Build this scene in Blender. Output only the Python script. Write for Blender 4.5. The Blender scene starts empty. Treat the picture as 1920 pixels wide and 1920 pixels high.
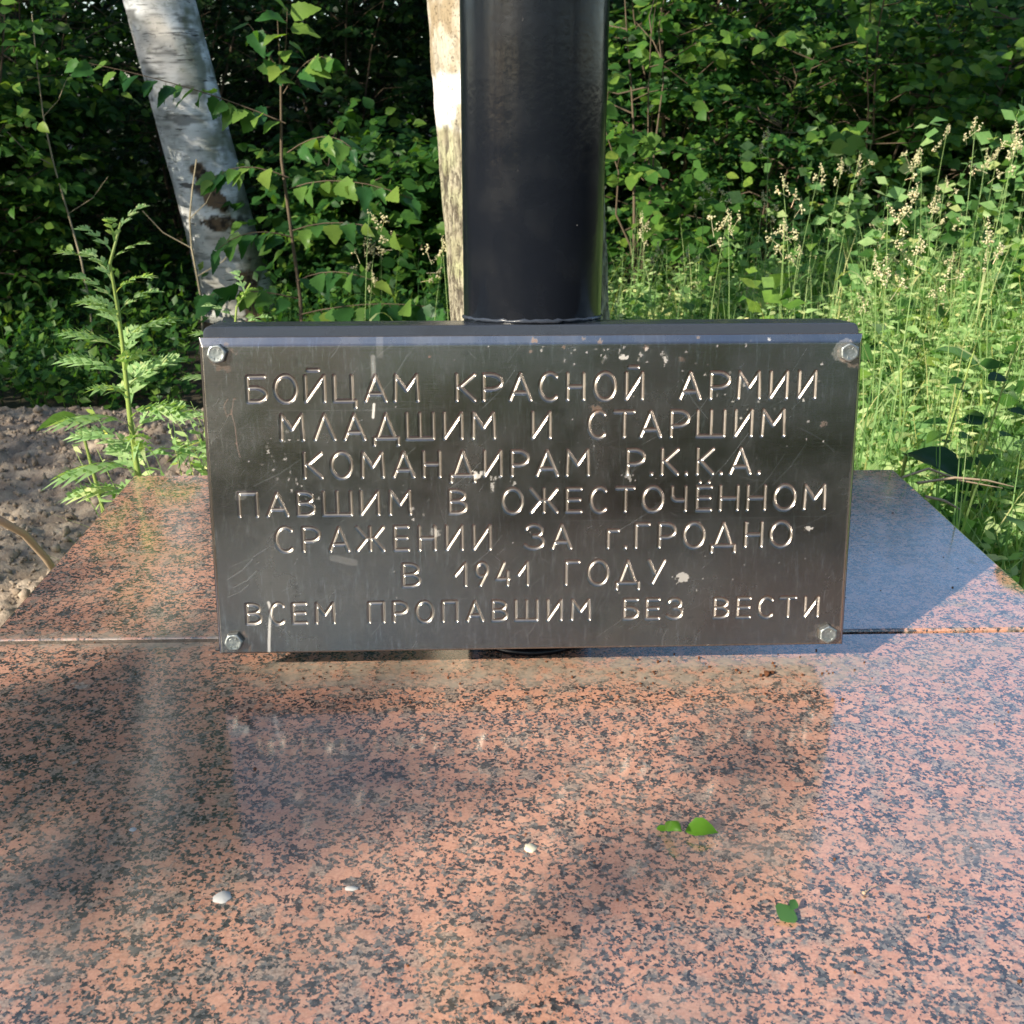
import bpy, bmesh, math, random
import numpy as np
from mathutils import Vector, Matrix, Euler, noise as mn

S = bpy.context.scene
COL = S.collection
R = math.radians

# ------------------------------------------------------------------ camera
F_ = Vector((0.0279, 0.9360, -0.3508)); R_ = Vector((0.9996, -0.0294, 0.0013)); U_ = Vector((0.0091, 0.3507, 0.9365))
cam = bpy.data.cameras.new('camera'); camo = bpy.data.objects.new('camera', cam); COL.objects.link(camo)
mw = Matrix.Identity(4)
for i in range(3):
    mw[i][0] = R_[i]; mw[i][1] = U_[i]; mw[i][2] = -F_[i]
mw[0][3], mw[1][3], mw[2][3] = -0.0520, -1.0766, 0.5394
camo.matrix_world = mw
cam.sensor_width = 36; cam.lens = 2111.0 / 1920 * 36
cam.clip_start = .02; cam.clip_end = 900
cam.dof.use_dof = True; cam.dof.focus_distance = 1.15; cam.dof.aperture_fstop = 20
S.camera = camo

# ------------------------------------------------------------------ light
AZ = R(48); EL = R(27.5)
TO_SUN = Vector((-math.sin(AZ) * math.cos(EL), -math.cos(AZ) * math.cos(EL), math.sin(EL)))
w = bpy.data.worlds.new('World'); S.world = w; w.use_nodes = True
sky = w.node_tree.nodes.new('ShaderNodeTexSky'); sky.sky_type = 'NISHITA'; sky.sun_disc = False
sky.sun_elevation = EL; sky.sun_rotation = R(-132); sky.ozone_density = 2.0
w.node_tree.links.new(sky.outputs[0], w.node_tree.nodes['Background'].inputs[0])
w.node_tree.nodes['Background'].inputs[1].default_value = 0.135
sl = bpy.data.lights.new('sun', 'SUN'); sl.energy = 5.0; sl.angle = R(0.53); sl.color = (1, .91, .76)
so = bpy.data.objects.new('sun', sl); COL.objects.link(so); so.rotation_euler = TO_SUN.to_track_quat('Z', 'Y').to_euler()
so.location = TO_SUN * 30
S.view_settings.view_transform = 'Standard'; S.view_settings.look = 'None'
S.view_settings.exposure = 1.0; S.view_settings.gamma = 1; S.view_settings.use_curve_mapping = False

rng = np.random.default_rng(7); random.seed(7)
GZ = -0.45                                           # ground level; the top of the granite is z = 0

# ------------------------------------------------------------------ helpers
def tag(o, label=None, cat=None, group=None, kind=None):
    if label: o['label'] = label
    if cat: o['category'] = cat
    if group: o['group'] = group
    if kind: o['kind'] = kind
    return o
def empty(name, loc, rz=0):
    o = bpy.data.objects.new(name, None); COL.objects.link(o); o.location = loc; o.rotation_euler = (0, 0, rz)
    o.empty_display_size = .05
    return o
def mesh_np(name, V, Fa, mat, smooth=True):
    """V (n,3) array; Fa (m,k) array or list of such arrays (k may differ)."""
    if not isinstance(Fa, list) or (len(Fa) and isinstance(Fa[0], tuple)): Fa = [Fa]
    Fa = [np.asarray(f, dtype=np.int32) for f in Fa if len(f)]
    me = bpy.data.meshes.new(name)
    V = np.asarray(V, dtype=np.float32)
    me.vertices.add(len(V)); me.vertices.foreach_set('co', V.ravel())
    loops = np.concatenate([f.ravel() for f in Fa]); sizes = np.concatenate([np.full(len(f), f.shape[1], np.int32) for f in Fa])
    starts = np.concatenate([[0], np.cumsum(sizes)[:-1]]).astype(np.int32)
    me.loops.add(len(loops)); me.loops.foreach_set('vertex_index', loops.astype(np.int32))
    me.polygons.add(len(sizes)); me.polygons.foreach_set('loop_start', starts); me.polygons.foreach_set('loop_total', sizes)
    me.polygons.foreach_set('use_smooth', np.full(len(sizes), smooth))
    me.update(calc_edges=True)
    if mat: me.materials.append(mat)
    return me
def ob(name, me, parent=None, loc=(0, 0, 0)):
    o = bpy.data.objects.new(name, me); COL.objects.link(o); o.location = loc
    if parent: o.parent = parent
    return o
class MB:
    def __init__(s): s.v = []; s.q = []; s.t = []; s.n = 0
    def add(s, V, Q=None, T=None):
        V = np.asarray(V, float)
        if Q is not None and len(Q): s.q.append(np.asarray(Q) + s.n)
        if T is not None and len(T): s.t.append(np.asarray(T) + s.n)
        s.v.append(V); s.n += len(V)
    def tube(s, P, r, k=5, cap=False):
        P = [Vector(p) for p in P]; n = len(P)
        if not hasattr(r, '__len__'): r = [r] * n
        V = []; up = Vector((0.13, .31, .94))
        for i, p in enumerate(P):
            d = (P[min(i + 1, n - 1)] - P[max(i - 1, 0)])
            if d.length < 1e-9: d = Vector((0, 0, 1))
            d.normalize()
            a = d.cross(up)
            if a.length < .05: a = d.cross(Vector((1, 0, 0)))
            a.normalize(); b = d.cross(a)
            for j in range(k):
                t = 2 * math.pi * j / k; V.append(p + (a * math.cos(t) + b * math.sin(t)) * r[i])
        Q = [(i * k + j, i * k + (j + 1) % k, (i + 1) * k + (j + 1) % k, (i + 1) * k + j) for i in range(n - 1) for j in range(k)]
        T = []
        if cap:
            V.append(P[-1]); c = len(V) - 1; T = [((n - 1) * k + j, (n - 1) * k + (j + 1) % k, c) for j in range(k)]
        s.add([tuple(v) for v in V], Q, T)
    def box(s, a, b):
        x0, y0, z0 = a; x1, y1, z1 = b
        V = [(x0, y0, z0), (x1, y0, z0), (x1, y1, z0), (x0, y1, z0), (x0, y0, z1), (x1, y0, z1), (x1, y1, z1), (x0, y1, z1)]
        s.add(V, [(0, 3, 2, 1), (4, 5, 6, 7), (0, 1, 5, 4), (1, 2, 6, 5), (2, 3, 7, 6), (3, 0, 4, 7)])
    def mesh(s, name, mat, smooth=True):
        fa = []
        if s.q: fa.append(np.concatenate(s.q))
        if s.t: fa.append(np.concatenate(s.t))
        return mesh_np(name, np.concatenate(s.v), fa, mat, smooth)
    def build(s, name, mat, parent=None, loc=(0, 0, 0), smooth=True):
        return ob(name, s.mesh(name, mat, smooth), parent, loc)

def vnoise(P, seed=0):
    """smooth value noise in [0,1]; P (n,3)"""
    P = np.asarray(P, float); I = np.floor(P).astype(np.int64); f = P - I; f = f * f * (3 - 2 * f)
    out = 0
    for dx in (0, 1):
        for dy in (0, 1):
            for dz in (0, 1):
                h = (I[:, 0] + dx) * 374761393 + (I[:, 1] + dy) * 668265263 + (I[:, 2] + dz) * 2147483647 + seed * 974634777
                h = (h ^ (h >> 13)) * 1274126177; h = (h ^ (h >> 16)) & 0xffff
                wgt = (f[:, 0] if dx else 1 - f[:, 0]) * (f[:, 1] if dy else 1 - f[:, 1]) * (f[:, 2] if dz else 1 - f[:, 2])
                out = out + wgt * h / 65535.
    return out
def fbm(P, o=4, seed=0):
    P = np.asarray(P, float); a = 0; s = 0
    for i in range(o): a = a + vnoise(P * 2 ** i, seed + i) / 2 ** i; s += 1 / 2 ** i
    return a / s
def sstep(a, b, x): t = np.clip((x - a) / (b - a), 0, 1); return t * t * (3 - 2 * t)

# ------------------------------------------------------------------ material helpers
class N:
    def __init__(s, name):
        s.m = bpy.data.materials.new(name); s.m.use_nodes = True; s.t = s.m.node_tree
        s.b = s.t.nodes['Principled BSDF']; s.out = s.t.nodes['Material Output']
    def n(s, typ, ins=None, **kw):
        nd = s.t.nodes.new(typ)
        for k, v in kw.items(): setattr(nd, k, v)
        for k, v in (ins or {}).items(): s.set(nd.inputs[k], v)
        return nd
    def set(s, inp, v):
        if isinstance(v, bpy.types.NodeSocket): s.t.links.new(v, inp)
        else:
            try: inp.default_value = v
            except Exception: inp.default_value = (*v, 1)
    def coord(s, kind='Object', scale=None):
        o = s.n('ShaderNodeTexCoord').outputs[kind]
        if scale is None: return o
        return s.n('ShaderNodeMapping', {'Vector': o, 'Scale': scale}).outputs[0]
    def noise(s, vec, scale, detail=3, rough=.5, dist=0, out='Fac'):
        return s.n('ShaderNodeTexNoise', {'Vector': vec, 'Scale': scale, 'Detail': detail, 'Roughness': rough, 'Distortion': dist}).outputs[out]
    def vor(s, vec, scale, feature='F1', out='Distance', rnd=1):
        nd = s.n('ShaderNodeTexVoronoi', feature=feature); s.set(nd.inputs['Vector'], vec); nd.inputs['Scale'].default_value = scale
        nd.inputs['Randomness'].default_value = rnd
        return nd.outputs[out]
    def ramp(s, fac, stops, interp='LINEAR'):
        nd = s.n('ShaderNodeValToRGB', {'Fac': fac}); cr = nd.color_ramp; cr.interpolation = interp
        while len(cr.elements) < len(stops): cr.elements.new(.5)
        for e, (p, c) in zip(cr.elements, stops):
            e.position = p; e.color = (c, c, c, 1) if not hasattr(c, '__len__') else (*c, 1)
        return nd.outputs[0]
    def math(s, op, a, b=0.0, c=0.0, clamp=False):
        nd = s.n('ShaderNodeMath', operation=op, use_clamp=clamp); s.set(nd.inputs[0], a); s.set(nd.inputs[1], b); s.set(nd.inputs[2], c); return nd.outputs[0]
    def mr(s, v, a, b, c=0., d=1.):
        nd = s.n('ShaderNodeMapRange', interpolation_type='SMOOTHSTEP'); 
        for i, x in enumerate((v, a, b, c, d)): s.set(nd.inputs[i], x)
        return nd.outputs[0]
    def mix(s, f, a, b, mode='MIX'):
        nd = s.n('ShaderNodeMix', data_type='RGBA', blend_type=mode)
        s.set(nd.inputs[0], f); s.set(nd.inputs[6], a); s.set(nd.inputs[7], b); return nd.outputs[2]
    def bump(s, h, strength=.3, dist=.002, normal=None):
        nd = s.n('ShaderNodeBump', {'Height': h, 'Strength': strength, 'Distance': dist})
        if normal: s.set(nd.inputs['Normal'], normal)
        return nd.outputs[0]
    def p(s, **kw):
        for k, v in kw.items(): s.set(s.b.inputs[k.replace('_', ' ')], v)
        return s.m
def simple(name, col, rough=.6, metal=0, spec=.5):
    a = N(name); a.p(Base_Color=col, Roughness=rough, Metallic=metal); a.b.inputs['Specular IOR Level'].default_value = spec
    return a.m

def granite():
    a = N('polished_red_granite'); c = a.coord()
    wob = a.n('ShaderNodeVectorMath', operation='SUBTRACT'); a.set(wob.inputs[0], a.noise(c, 135, 3, .6, out='Color')); wob.inputs[1].default_value = (.5, .5, .5)
    wob2 = a.n('ShaderNodeVectorMath', operation='SCALE'); a.set(wob2.inputs[0], wob.outputs[0]); wob2.inputs['Scale'].default_value = .0058
    wb = a.n('ShaderNodeVectorMath', operation='SUBTRACT'); a.set(wb.inputs[0], a.noise(c, 460, 3, .65, out='Color')); wb.inputs[1].default_value = (.5, .5, .5)
    wc = a.n('ShaderNodeVectorMath', operation='SCALE'); a.set(wc.inputs[0], wb.outputs[0]); wc.inputs['Scale'].default_value = .0036
    cc = a.n('ShaderNodeVectorMath', operation='ADD'); a.set(cc.inputs[0], c); a.set(cc.inputs[1], wob2.outputs[0])
    cd = a.n('ShaderNodeVectorMath', operation='ADD'); a.set(cd.inputs[0], cc.outputs[0]); a.set(cd.inputs[1], wc.outputs[0]); cc = cd.outputs[0]
    big = a.n('ShaderNodeTexVoronoi'); a.set(big.inputs['Vector'], cc); big.inputs['Scale'].default_value = 96
    rnd = a.n('ShaderNodeSeparateColor', {0: big.outputs['Color']})
    pink = a.ramp(rnd.outputs[0], [(0, (.44, .17, .095)), (.2, (.52, .225, .13)), (.45, (.60, .265, .155)), (.7, (.58, .25, .155)), (.88, (.62, .32, .205)), (1, (.48, .175, .10))])
    fine = a.noise(c, 420, 4, .65)
    pink = a.mix(.5, pink, a.ramp(fine, [(.3, (.32, .15, .10)), (.7, (.74, .44, .31))]), 'MIX')
    vein = a.noise(c, 900, 2, .5)
    pink = a.mix(a.mr(vein, .60, .75, 0, .45), pink, (.50, .40, .33)); pink = a.mix(a.mr(a.noise(c, 170, 3, .6), .5, .75, 0, .5), pink, (.40, .24, .16))
    edge = a.vor(cc, 96, 'DISTANCE_TO_EDGE')
    # smaller dark and grey grains gather between the feldspar crystals
    sm = a.n('ShaderNodeTexVoronoi'); a.set(sm.inputs['Vector'], cc); sm.inputs['Scale'].default_value = 390
    sr = a.n('ShaderNodeSeparateColor', {0: sm.outputs['Color']})
    clump = a.noise(c, 58, 3, .6)
    score = a.math('ADD', a.math('MULTIPLY', sr.outputs[0], .58), a.math('MULTIPLY', clump, 1.35))
    score = a.math('SUBTRACT', score, a.math('MULTIPLY', edge, .55)); score = a.math('SUBTRACT', score, a.math('MULTIPLY', sm.outputs['Distance'], .20))
    blk = a.mr(score, .81, .86)
    pink = a.mix(a.mr(edge, .0, .10, .38, 0), pink, (.22, .12, .09))
    grey = a.mr(a.math('ADD', a.math('MULTIPLY', rnd.outputs[1], .6), a.math('MULTIPLY', a.noise(c, 40, 2, .5), .8)), .82, 1.0, 0, .8)
    gcol = a.mix(a.mr(fine, .3, .7), (.09, .085, .075), (.44, .35, .27))
    dk = a.ramp(sr.outputs[1], [(0, (.014, .015, .018)), (.4, (.035, .037, .04)), (.7, (.085, .085, .082)), (1, (.20, .18, .16))])
    col = a.mix(grey, pink, gcol); col = a.mix(blk, col, dk)
    # dusty, mortar smeared band in front of the post and thin film of dirt elsewhere
    sx = a.n('ShaderNodeSeparateXYZ', {0: c}); y = sx.outputs[1]; x = sx.outputs[0]
    yb = a.math('ADD', y, a.math('MULTIPLY', a.math('SUBTRACT', a.noise(c, 14, 5, .65), .5), .10))
    band = a.math('MULTIPLY', a.mr(yb, -.138, -.105), a.mr(y, -.054, -.070))
    band = a.math('MULTIPLY', band, a.mr(x, -.36, -.22)); band = a.math('MULTIPLY', band, a.mr(x, .42, .27))
    film = a.mr(a.noise(c, 7, 6, .62), .48, .76, .05, .45)
    spots = a.mr(a.noise(c, 26, 3, .5), .68, .73, 0, .5)
    d = a.math('MAXIMUM', a.math('MULTIPLY', band, a.mr(a.noise(c, 60, 4, .7), .35, .62, .22, .82)), a.math('MAXIMUM', film, spots))
    jd = a.math('MULTIPLY', a.mr(a.math('ABSOLUTE', a.math('ADD', y, .01)), .035, .006), a.mr(x, -.2, -.34, 0, .75))
    d = a.math('MAXIMUM', d, a.math('MULTIPLY', jd, a.mr(a.noise(c, 30, 4, .7), .35, .65, .2, 1)))
    dcol = a.mix(a.noise(c, 22, 4, .6), (.26, .20, .145), (.46, .38, .29))
    dcol = a.mix(a.mr(a.noise(c, 160, 2, .5), .66, .72, 0, .8), dcol, (.07, .05, .04))
    col = a.mix(1.0, col, (.92, .92, .93), 'MULTIPLY'); col = a.mix(d, col, dcol)
    rough = a.mr(d, 0, .9, .12, .46)
    rough = a.math('ADD', rough, a.mr(a.noise(c, 18, 5, .6), .45, .75, 0, .06))
    scr_sheen = a.noise(a.coord(scale=(6, 300, 1)), 3, 2, .5)
    h = a.math('ADD', a.noise(c, 9, 2, .5), a.math('MULTIPLY', a.noise(c, 300, 2, .5), .012))
    a.p(Base_Color=col, Roughness=rough, Normal=a.bump(h, .25, .0015)); a.b.inputs['Specular IOR Level'].default_value = 1.0; a.b.inputs['IOR'].default_value = 1.72
    a.b.inputs['Coat Weight'].default_value = .8; a.b.inputs['Coat Roughness'].default_value = .11
    return a.m

def steel():
    a = N('engraved_steel'); c = a.coord()
    at = a.n('ShaderNodeAttribute', attribute_name='marks'); sp = a.n('ShaderNodeSeparateColor', {0: at.outputs['Color']})
    scr_sheen, rust, wht = sp.outputs[0], sp.outputs[1], sp.outputs[2]; grv = at.outputs['Alpha']
    brushed = a.noise(a.coord(scale=(3, 1, 90)), 8, 3, .6)
    cloud = a.noise(c, 11, 6, .62)
    fine = a.noise(a.coord(scale=(40, 1, 90)), 14, 2, .6)
    base = a.mix(cloud, (.17, .165, .152), (.37, .335, .295))
    base = a.mix(a.mr(a.noise(c, 4.5, 4, .55), .42, .62, 0, .75), base, (.22, .17, .145))
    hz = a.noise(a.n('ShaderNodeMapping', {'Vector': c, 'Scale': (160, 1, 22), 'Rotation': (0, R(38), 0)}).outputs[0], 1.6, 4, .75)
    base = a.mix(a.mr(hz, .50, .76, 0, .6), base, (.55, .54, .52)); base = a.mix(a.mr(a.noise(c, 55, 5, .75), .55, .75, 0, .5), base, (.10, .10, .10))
    base = a.mix(a.math('MULTIPLY', brushed, .35), base, (.16, .155, .15))
    base = a.mix(a.math('MULTIPLY', scr_sheen, .85), base, (.78, .76, .72))
    base = a.mix(grv, base, a.mix(a.noise(c, 120, 2, .5), (.23, .20, .17), (.38, .34, .30)))
    base = a.mix(rust, base, (.20, .075, .025))
    base = a.mix(wht, base, (.78, .74, .68))
    metal = a.math('SUBTRACT', 1.0, a.math('ADD', a.math('MULTIPLY', rust, .9), a.math('MULTIPLY', wht, .95)), clamp=True)
    metal = a.math('MULTIPLY', metal, a.mr(grv, 0, 1, 1, .9))
    ro = a.math('ADD', a.mr(cloud, .3, .7, .16, .29), a.math('MULTIPLY', scr_sheen, .15)); ro = a.math('ADD', ro, a.math('MULTIPLY', grv, .12))
    h = a.math('ADD', a.math('MULTIPLY', brushed, .4), a.math('ADD', a.math('MULTIPLY', fine, .4), a.math('MULTIPLY', scr_sheen, .6)))
    a.p(Base_Color=base, Metallic=metal, Roughness=ro, Normal=a.bump(h, .16, .0006))
    return a.m

def black_paint(name, base=(.006, .0075, .011), r0=.20):
    a = N(name); c = a.coord()
    brush = a.noise(a.coord(scale=(1, 1, .12)), 90, 3, .6); peel = a.noise(c, 160, 2, .5); lump = a.noise(c, 30, 3, .5)
    sp = a.mr(a.vor(c, 46), .055, .03); keep = a.mr(a.noise(c, 13, 2, .5), .56, .60)
    sp = a.math('MULTIPLY', sp, keep)
    sp2 = a.mr(a.noise(a.coord(scale=(1, 1, .5)), 75, 5, .7), .72, .76, 0, .35)
    col = a.mix(a.math('MAXIMUM', sp, sp2), base, (.40, .38, .34))
    col = a.mix(a.mr(lump, .5, .8, 0, .3), col, (.012, .013, .015)); a.b.inputs['Specular IOR Level'].default_value = .30
    h = a.math('ADD', a.math('MULTIPLY', peel, .5), a.math('ADD', lump, a.math('MULTIPLY', brush, .6)))
    a.p(Base_Color=col, Roughness=a.mr(lump, .3, .7, r0 - .04, r0 + .08), Normal=a.bump(h, .28, .0010))
    return a.m

def leafmat(name, dark, light, yel, rough=.42, trans=.45, sat=1, spec=.16):
    a = N(name)
    ri = a.n('ShaderNodeNewGeometry').outputs['Random Per Island']; oi = a.n('ShaderNodeObjectInfo').outputs['Random']
    f = a.math('FRACT', a.math('ADD', ri, a.math('MULTIPLY', oi, 3.7)))
    col = a.ramp(f, [(0, dark), (.55, light), (.9, yel), (1, (yel[0] * 1.3, yel[1] * 1.05, yel[2]))])
    blot = a.noise(a.coord(), 60, 3, .6)
    col = a.mix(a.mr(blot, .35, .75, 0, .45), col, dark)
    nd = a.n('ShaderNodeBsdfTranslucent'); tc = a.mix(1.0, col, (1.5, 1.55, .55), 'MULTIPLY'); a.set(nd.inputs[0], tc)
    a.p(Base_Color=col, Roughness=rough); a.b.inputs['Specular IOR Level'].default_value = spec
    mx = a.n('ShaderNodeMixShader', {0: trans}); a.set(mx.inputs[1], a.b.outputs[0]); a.set(mx.inputs[2], nd.outputs[0])
    a.set(a.out.inputs[0], mx.outputs[0])
    return a.m

def earth(name, c0, c1, c2, sc=30):
    a = N(name); c = a.coord()
    n1 = a.noise(c, sc, 6, .7); n2 = a.noise(c, sc * .12, 3, .6); n3 = a.noise(c, sc * 5, 3, .6)
    col = a.mix(a.mr(n1, .3, .7), c0, c1); col = a.mix(a.mr(n2, .4, .7, 0, .6), col, c2)
    col = a.mix(a.mr(n3, .5, .8, 0, .4), col, c0)
    a.p(Base_Color=col, Roughness=.95, Normal=a.bump(a.math('ADD', n1, a.math('MULTIPLY', n3, .4)), .8, .008)); a.b.inputs['Specular IOR Level'].default_value = .2
    return a.m

def bark_attr(name, rough=.85, bumpd=.002):
    a = N(name); at = a.n('ShaderNodeAttribute', attribute_name='bark').outputs['Color']; c = a.coord()
    fi = a.noise(a.coord(scale=(1, 1, 4)), 55, 4, .65); col = a.mix(a.mr(fi, .55, .75, 0, .35), at, (.12, .11, .10))
    a.p(Base_Color=col, Roughness=rough, Normal=a.bump(a.math('ADD', fi, a.noise(c, 180, 3, .6)), .5, bumpd)); a.b.inputs['Specular IOR Level'].default_value = .25
    return a.m

M = {}
M['granite'] = granite(); M['steel'] = steel()
M['paint'] = black_paint('black_gloss_paint', r0=.16); M['boxpaint'] = black_paint('black_box_paint', (.030, .036, .048), .24)
M['zinc'] = N('zinc_bolt'); zc = M['zinc']; M['zinc'] = zc.p(Base_Color=zc.mix(zc.noise(zc.coord(), 260, 4, .6), (.17, .19, .19), (.40, .42, .40)), Metallic=.85, Roughness=zc.mr(zc.noise(zc.coord(), 400, 2, .5), .3, .7, .28, .5), Normal=zc.bump(zc.noise(zc.coord(), 500, 3, .6), .3, .0004))
M['mortar'] = earth('joint_fill', (.13, .10, .07), (.24, .19, .14), (.17, .12, .09), 90)
M['concrete'] = earth('concrete', (.22, .20, .18), (.34, .32, .29), (.28, .25, .21), 30)
M['sand'] = earth('sandy_soil', (.19, .145, .105), (.40, .33, .25), (.27, .20, .15), 22)
M['soil'] = earth('woodland_soil', (.025, .02, .013), (.07, .055, .035), (.03, .045, .015), 16)
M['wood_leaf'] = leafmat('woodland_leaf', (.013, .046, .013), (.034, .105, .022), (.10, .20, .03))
M['dark_leaf'] = leafmat('shade_toned_leaf', (.007, .024, .008), (.015, .048, .012), (.035, .08, .015), trans=.3)  # darker copy of the woodland leaf, deep shade put into its colour
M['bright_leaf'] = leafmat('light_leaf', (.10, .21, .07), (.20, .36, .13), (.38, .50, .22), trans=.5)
M['birch_leaf'] = leafmat('sapling_leaf', (.020, .075, .026), (.050, .145, .036), (.15, .26, .05), rough=.35)
M['mug'] = leafmat('mugwort_leaf', (.20, .34, .14), (.30, .44, .20), (.40, .52, .26), trans=.4, rough=.55)
M['mugstem'] = simple('mugwort_stem', (.20, .27, .06), .5)
M['grass'] = leafmat('grass_blade', (.13, .25, .08), (.26, .41, .16), (.48, .54, .27), trans=.5, rough=.5)
M['herb'] = leafmat('meadow_herb', (.16, .30, .09), (.33, .48, .20), (.56, .62, .32), trans=.5, rough=.55)
M['seed'] = leafmat('seed_head', (.42, .40, .24), (.58, .54, .36), (.70, .66, .48), trans=.3, rough=.7)
M['stalk'] = simple('grass_stalk', (.17, .26, .08), .5)
M['twig'] = simple('brown_twig', (.10, .075, .05), .8, spec=.2)
M['palestem'] = simple('pale_stem', (.28, .24, .16), .8, spec=.2)
M['dead'] = simple('dead_stem', (.34, .25, .17), .8, spec=.2)
def bark_white():
    a = N('white_birch_bark'); at = a.n('ShaderNodeAttribute', attribute_name='bark').outputs['Color']; c = a.coord()
    dash = a.mr(a.noise(a.coord(scale=(14, 14, 120)), 1.0, 4, .6), .60, .66); msk = a.mr(a.noise(a.coord(scale=(1, 1, 2.2)), 6, 3, .6), .46, .58)
    band = a.mr(a.noise(a.coord(scale=(3, 3, 26)), 1.0, 5, .65), .62, .67); thin = a.mr(a.noise(a.coord(scale=(22, 22, 260)), 1.0, 2, .5), .62, .70, 0, .5)
    crk = a.mr(a.noise(a.coord(scale=(1, 1, .8)), 42, 6, .75), .60, .66, 0, .6); low = a.mr(a.noise(c, 5, 3, .6), .48, .6)
    f = a.math('MAXIMUM', a.math('MAXIMUM', a.math('MULTIPLY', dash, msk), a.math('MULTIPLY', band, .9)), a.math('MAXIMUM', thin, a.math('MULTIPLY', crk, low)))
    col = a.mix(f, at, (.055, .052, .048)); col = a.mix(a.mr(a.noise(a.coord(scale=(1, 1, 2)), 24, 5, .7), .56, .68, 0, .6), col, (.26, .27, .21))
    a.p(Base_Color=col, Roughness=.8, Normal=a.bump(a.math('SUBTRACT', a.noise(a.coord(scale=(20, 20, 130)), 1, 4, .6), a.math('MULTIPLY', f, .8)), .7, .004)); a.b.inputs['Specular IOR Level'].default_value = .25
    return a.m
def bark_furrowed():
    a = N('furrowed_bark'); at = a.n('ShaderNodeAttribute', attribute_name='bark').outputs['Color']; c = a.coord()
    z = a.n('ShaderNodeSeparateXYZ', {0: c}).outputs[2]; lo = a.mr(z, 1.05, .62)
    fis = a.mr(a.noise(a.coord(scale=(115, 115, 26)), 1.0, 4, .65), .52, .60); fine = a.mr(a.noise(c, 150, 4, .7), .56, .68, 0, .55)
    f = a.math('MAXIMUM', a.math('MULTIPLY', fis, a.mr(lo, 0, 1, .12, .9)), fine)
    col = a.mix(f, at, (.07, .055, .04)); col = a.mix(a.mr(a.noise(c, 30, 4, .6), .5, .7, 0, .5), col, (.22, .19, .13))
    a.p(Base_Color=col, Roughness=.9, Normal=a.bump(a.math('SUBTRACT', a.noise(a.coord(scale=(90, 90, 30)), 1, 4, .6), f), .8, .005)); a.b.inputs['Specular IOR Level'].default_value = .2
    return a.m
M['bark'] = bark_white(); M['bark2'] = bark_furrowed()
M['darkbark'] = earth('dark_bark', (.035, .03, .025), (.10, .085, .07), (.05, .06, .03), 60)
M['sun_leaf'] = leafmat('sun_toned_leaf', (.03, .085, .02), (.07, .17, .03), (.17, .28, .05))  # lighter copy of the woodland leaf, sunlight painted into the green
# ================================================================== ground
def ground_h(x, y):
    P = np.stack([x * .6, y * .6, 0 * x], 1)
    z = GZ + .10 * (fbm(P, 3, 5) - .5)
    z = z + .12 * sstep(.6, 1.4, x) * sstep(6.5, 3, y) + .25 * sstep(5, 9, y) * (y < 60)
    return z
gx = np.concatenate([[-400, -150, -60, -25], np.linspace(-12, 12, 97), [25, 60, 150, 400]])
gy = np.concatenate([[-400, -150, -60, -25], np.linspace(-12, 14, 105), [25, 60, 150, 400]])
X, Y = np.meshgrid(gx, gy); xf, yf = X.ravel(), Y.ravel()
nx, ny = len(gx), len(gy)
def gridq(nx, ny): 
    i, j = np.meshgrid(np.arange(nx - 1), np.arange(ny - 1)); a = (j * nx + i).ravel()
    return np.stack([a, a + 1, a + nx + 1, a + nx], 1)
tag(ob('ground', mesh_np('ground', np.stack([xf, yf, ground_h(xf, yf)], 1), gridq(nx, ny), M['soil'])), kind='structure')

# bare sandy earth at the left of the granite
def sand_h(x, y):
    P = np.stack([x, y, 0 * x], 1)
    edge = sstep(-.45, -.75, x) * sstep(-4.6, -3.2, x) * sstep(2.95 , 2.3, y + .25 * (fbm(P * 1.5, 2, 31) - .5)) * sstep(-3.2, -2.2, y)
    mound = .085 * np.exp(-((x + 1.25) ** 2 / .5 + (y - 1.75) ** 2 / .18)) + .05 * np.exp(-((x + .85) ** 2 / .05 + (y - 1.9) ** 2 / .03))
    lumps = .03 * (fbm(P * 5, 3, 11) - .5) + .03 * np.abs(fbm(P * 14, 3, 12) - .5) + .024 * (fbm(P * 42, 2, 13) - .5) + .016 * (vnoise(P * 95, 14) - .5)
    return ground_h(x, y) - .07 + edge * (.10 + mound + lumps)
n1, n2 = 300, 430
X, Y = np.meshgrid(np.linspace(-4.2, -.45, n1) , np.linspace(-2.6, 2.9, n2)); X = -0.45 - (-(X + .45)) ** 1.25 * .72
xf, yf = X.ravel(), Y.ravel()
tag(ob('sandy_soil', mesh_np('sandy_soil', np.stack([xf, yf, sand_h(xf, yf)], 1), gridq(n1, n2), M['sand'])), kind='structure')
ico = bmesh.new(); bmesh.ops.create_icosphere(ico, subdivisions=1, radius=1)
IV = np.array([v.co[:] for v in ico.verts]); IT = np.array([[v.index for v in f.verts] for f in ico.faces]); ico.free()
def blobs(P, S3, seed, jit=.25):
    """many small rough lumps; P (n,3), S3 (n,) radii"""
    r = np.random.default_rng(seed); n = len(P); k = len(IV)
    V = IV[None] * (1 + r.uniform(-jit, jit, (n, k, 1))) * np.asarray(S3)[:, None, None] * r.uniform(.6, 1.25, (n, 1, 3)) + P[:, None]
    T = IT[None] + (np.arange(n) * k)[:, None, None]
    return V.reshape(-1, 3), T.reshape(-1, 3)
r_ = np.random.default_rng(3); n = 9000
x = -.6 - r_.random(n) ** 1.3 * 1.5; y = r_.uniform(.1, 2.4, n); s = r_.gamma(1.3, .0022, n) + .0022; s = np.minimum(s, .016)
V, T = blobs(np.stack([x, y, sand_h(x, y) + s * .3], 1), s, 5, .42)
tag(ob('soil_clods', mesh_np('soil_clods', V, T, M['sand'])), kind='stuff')

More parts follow.
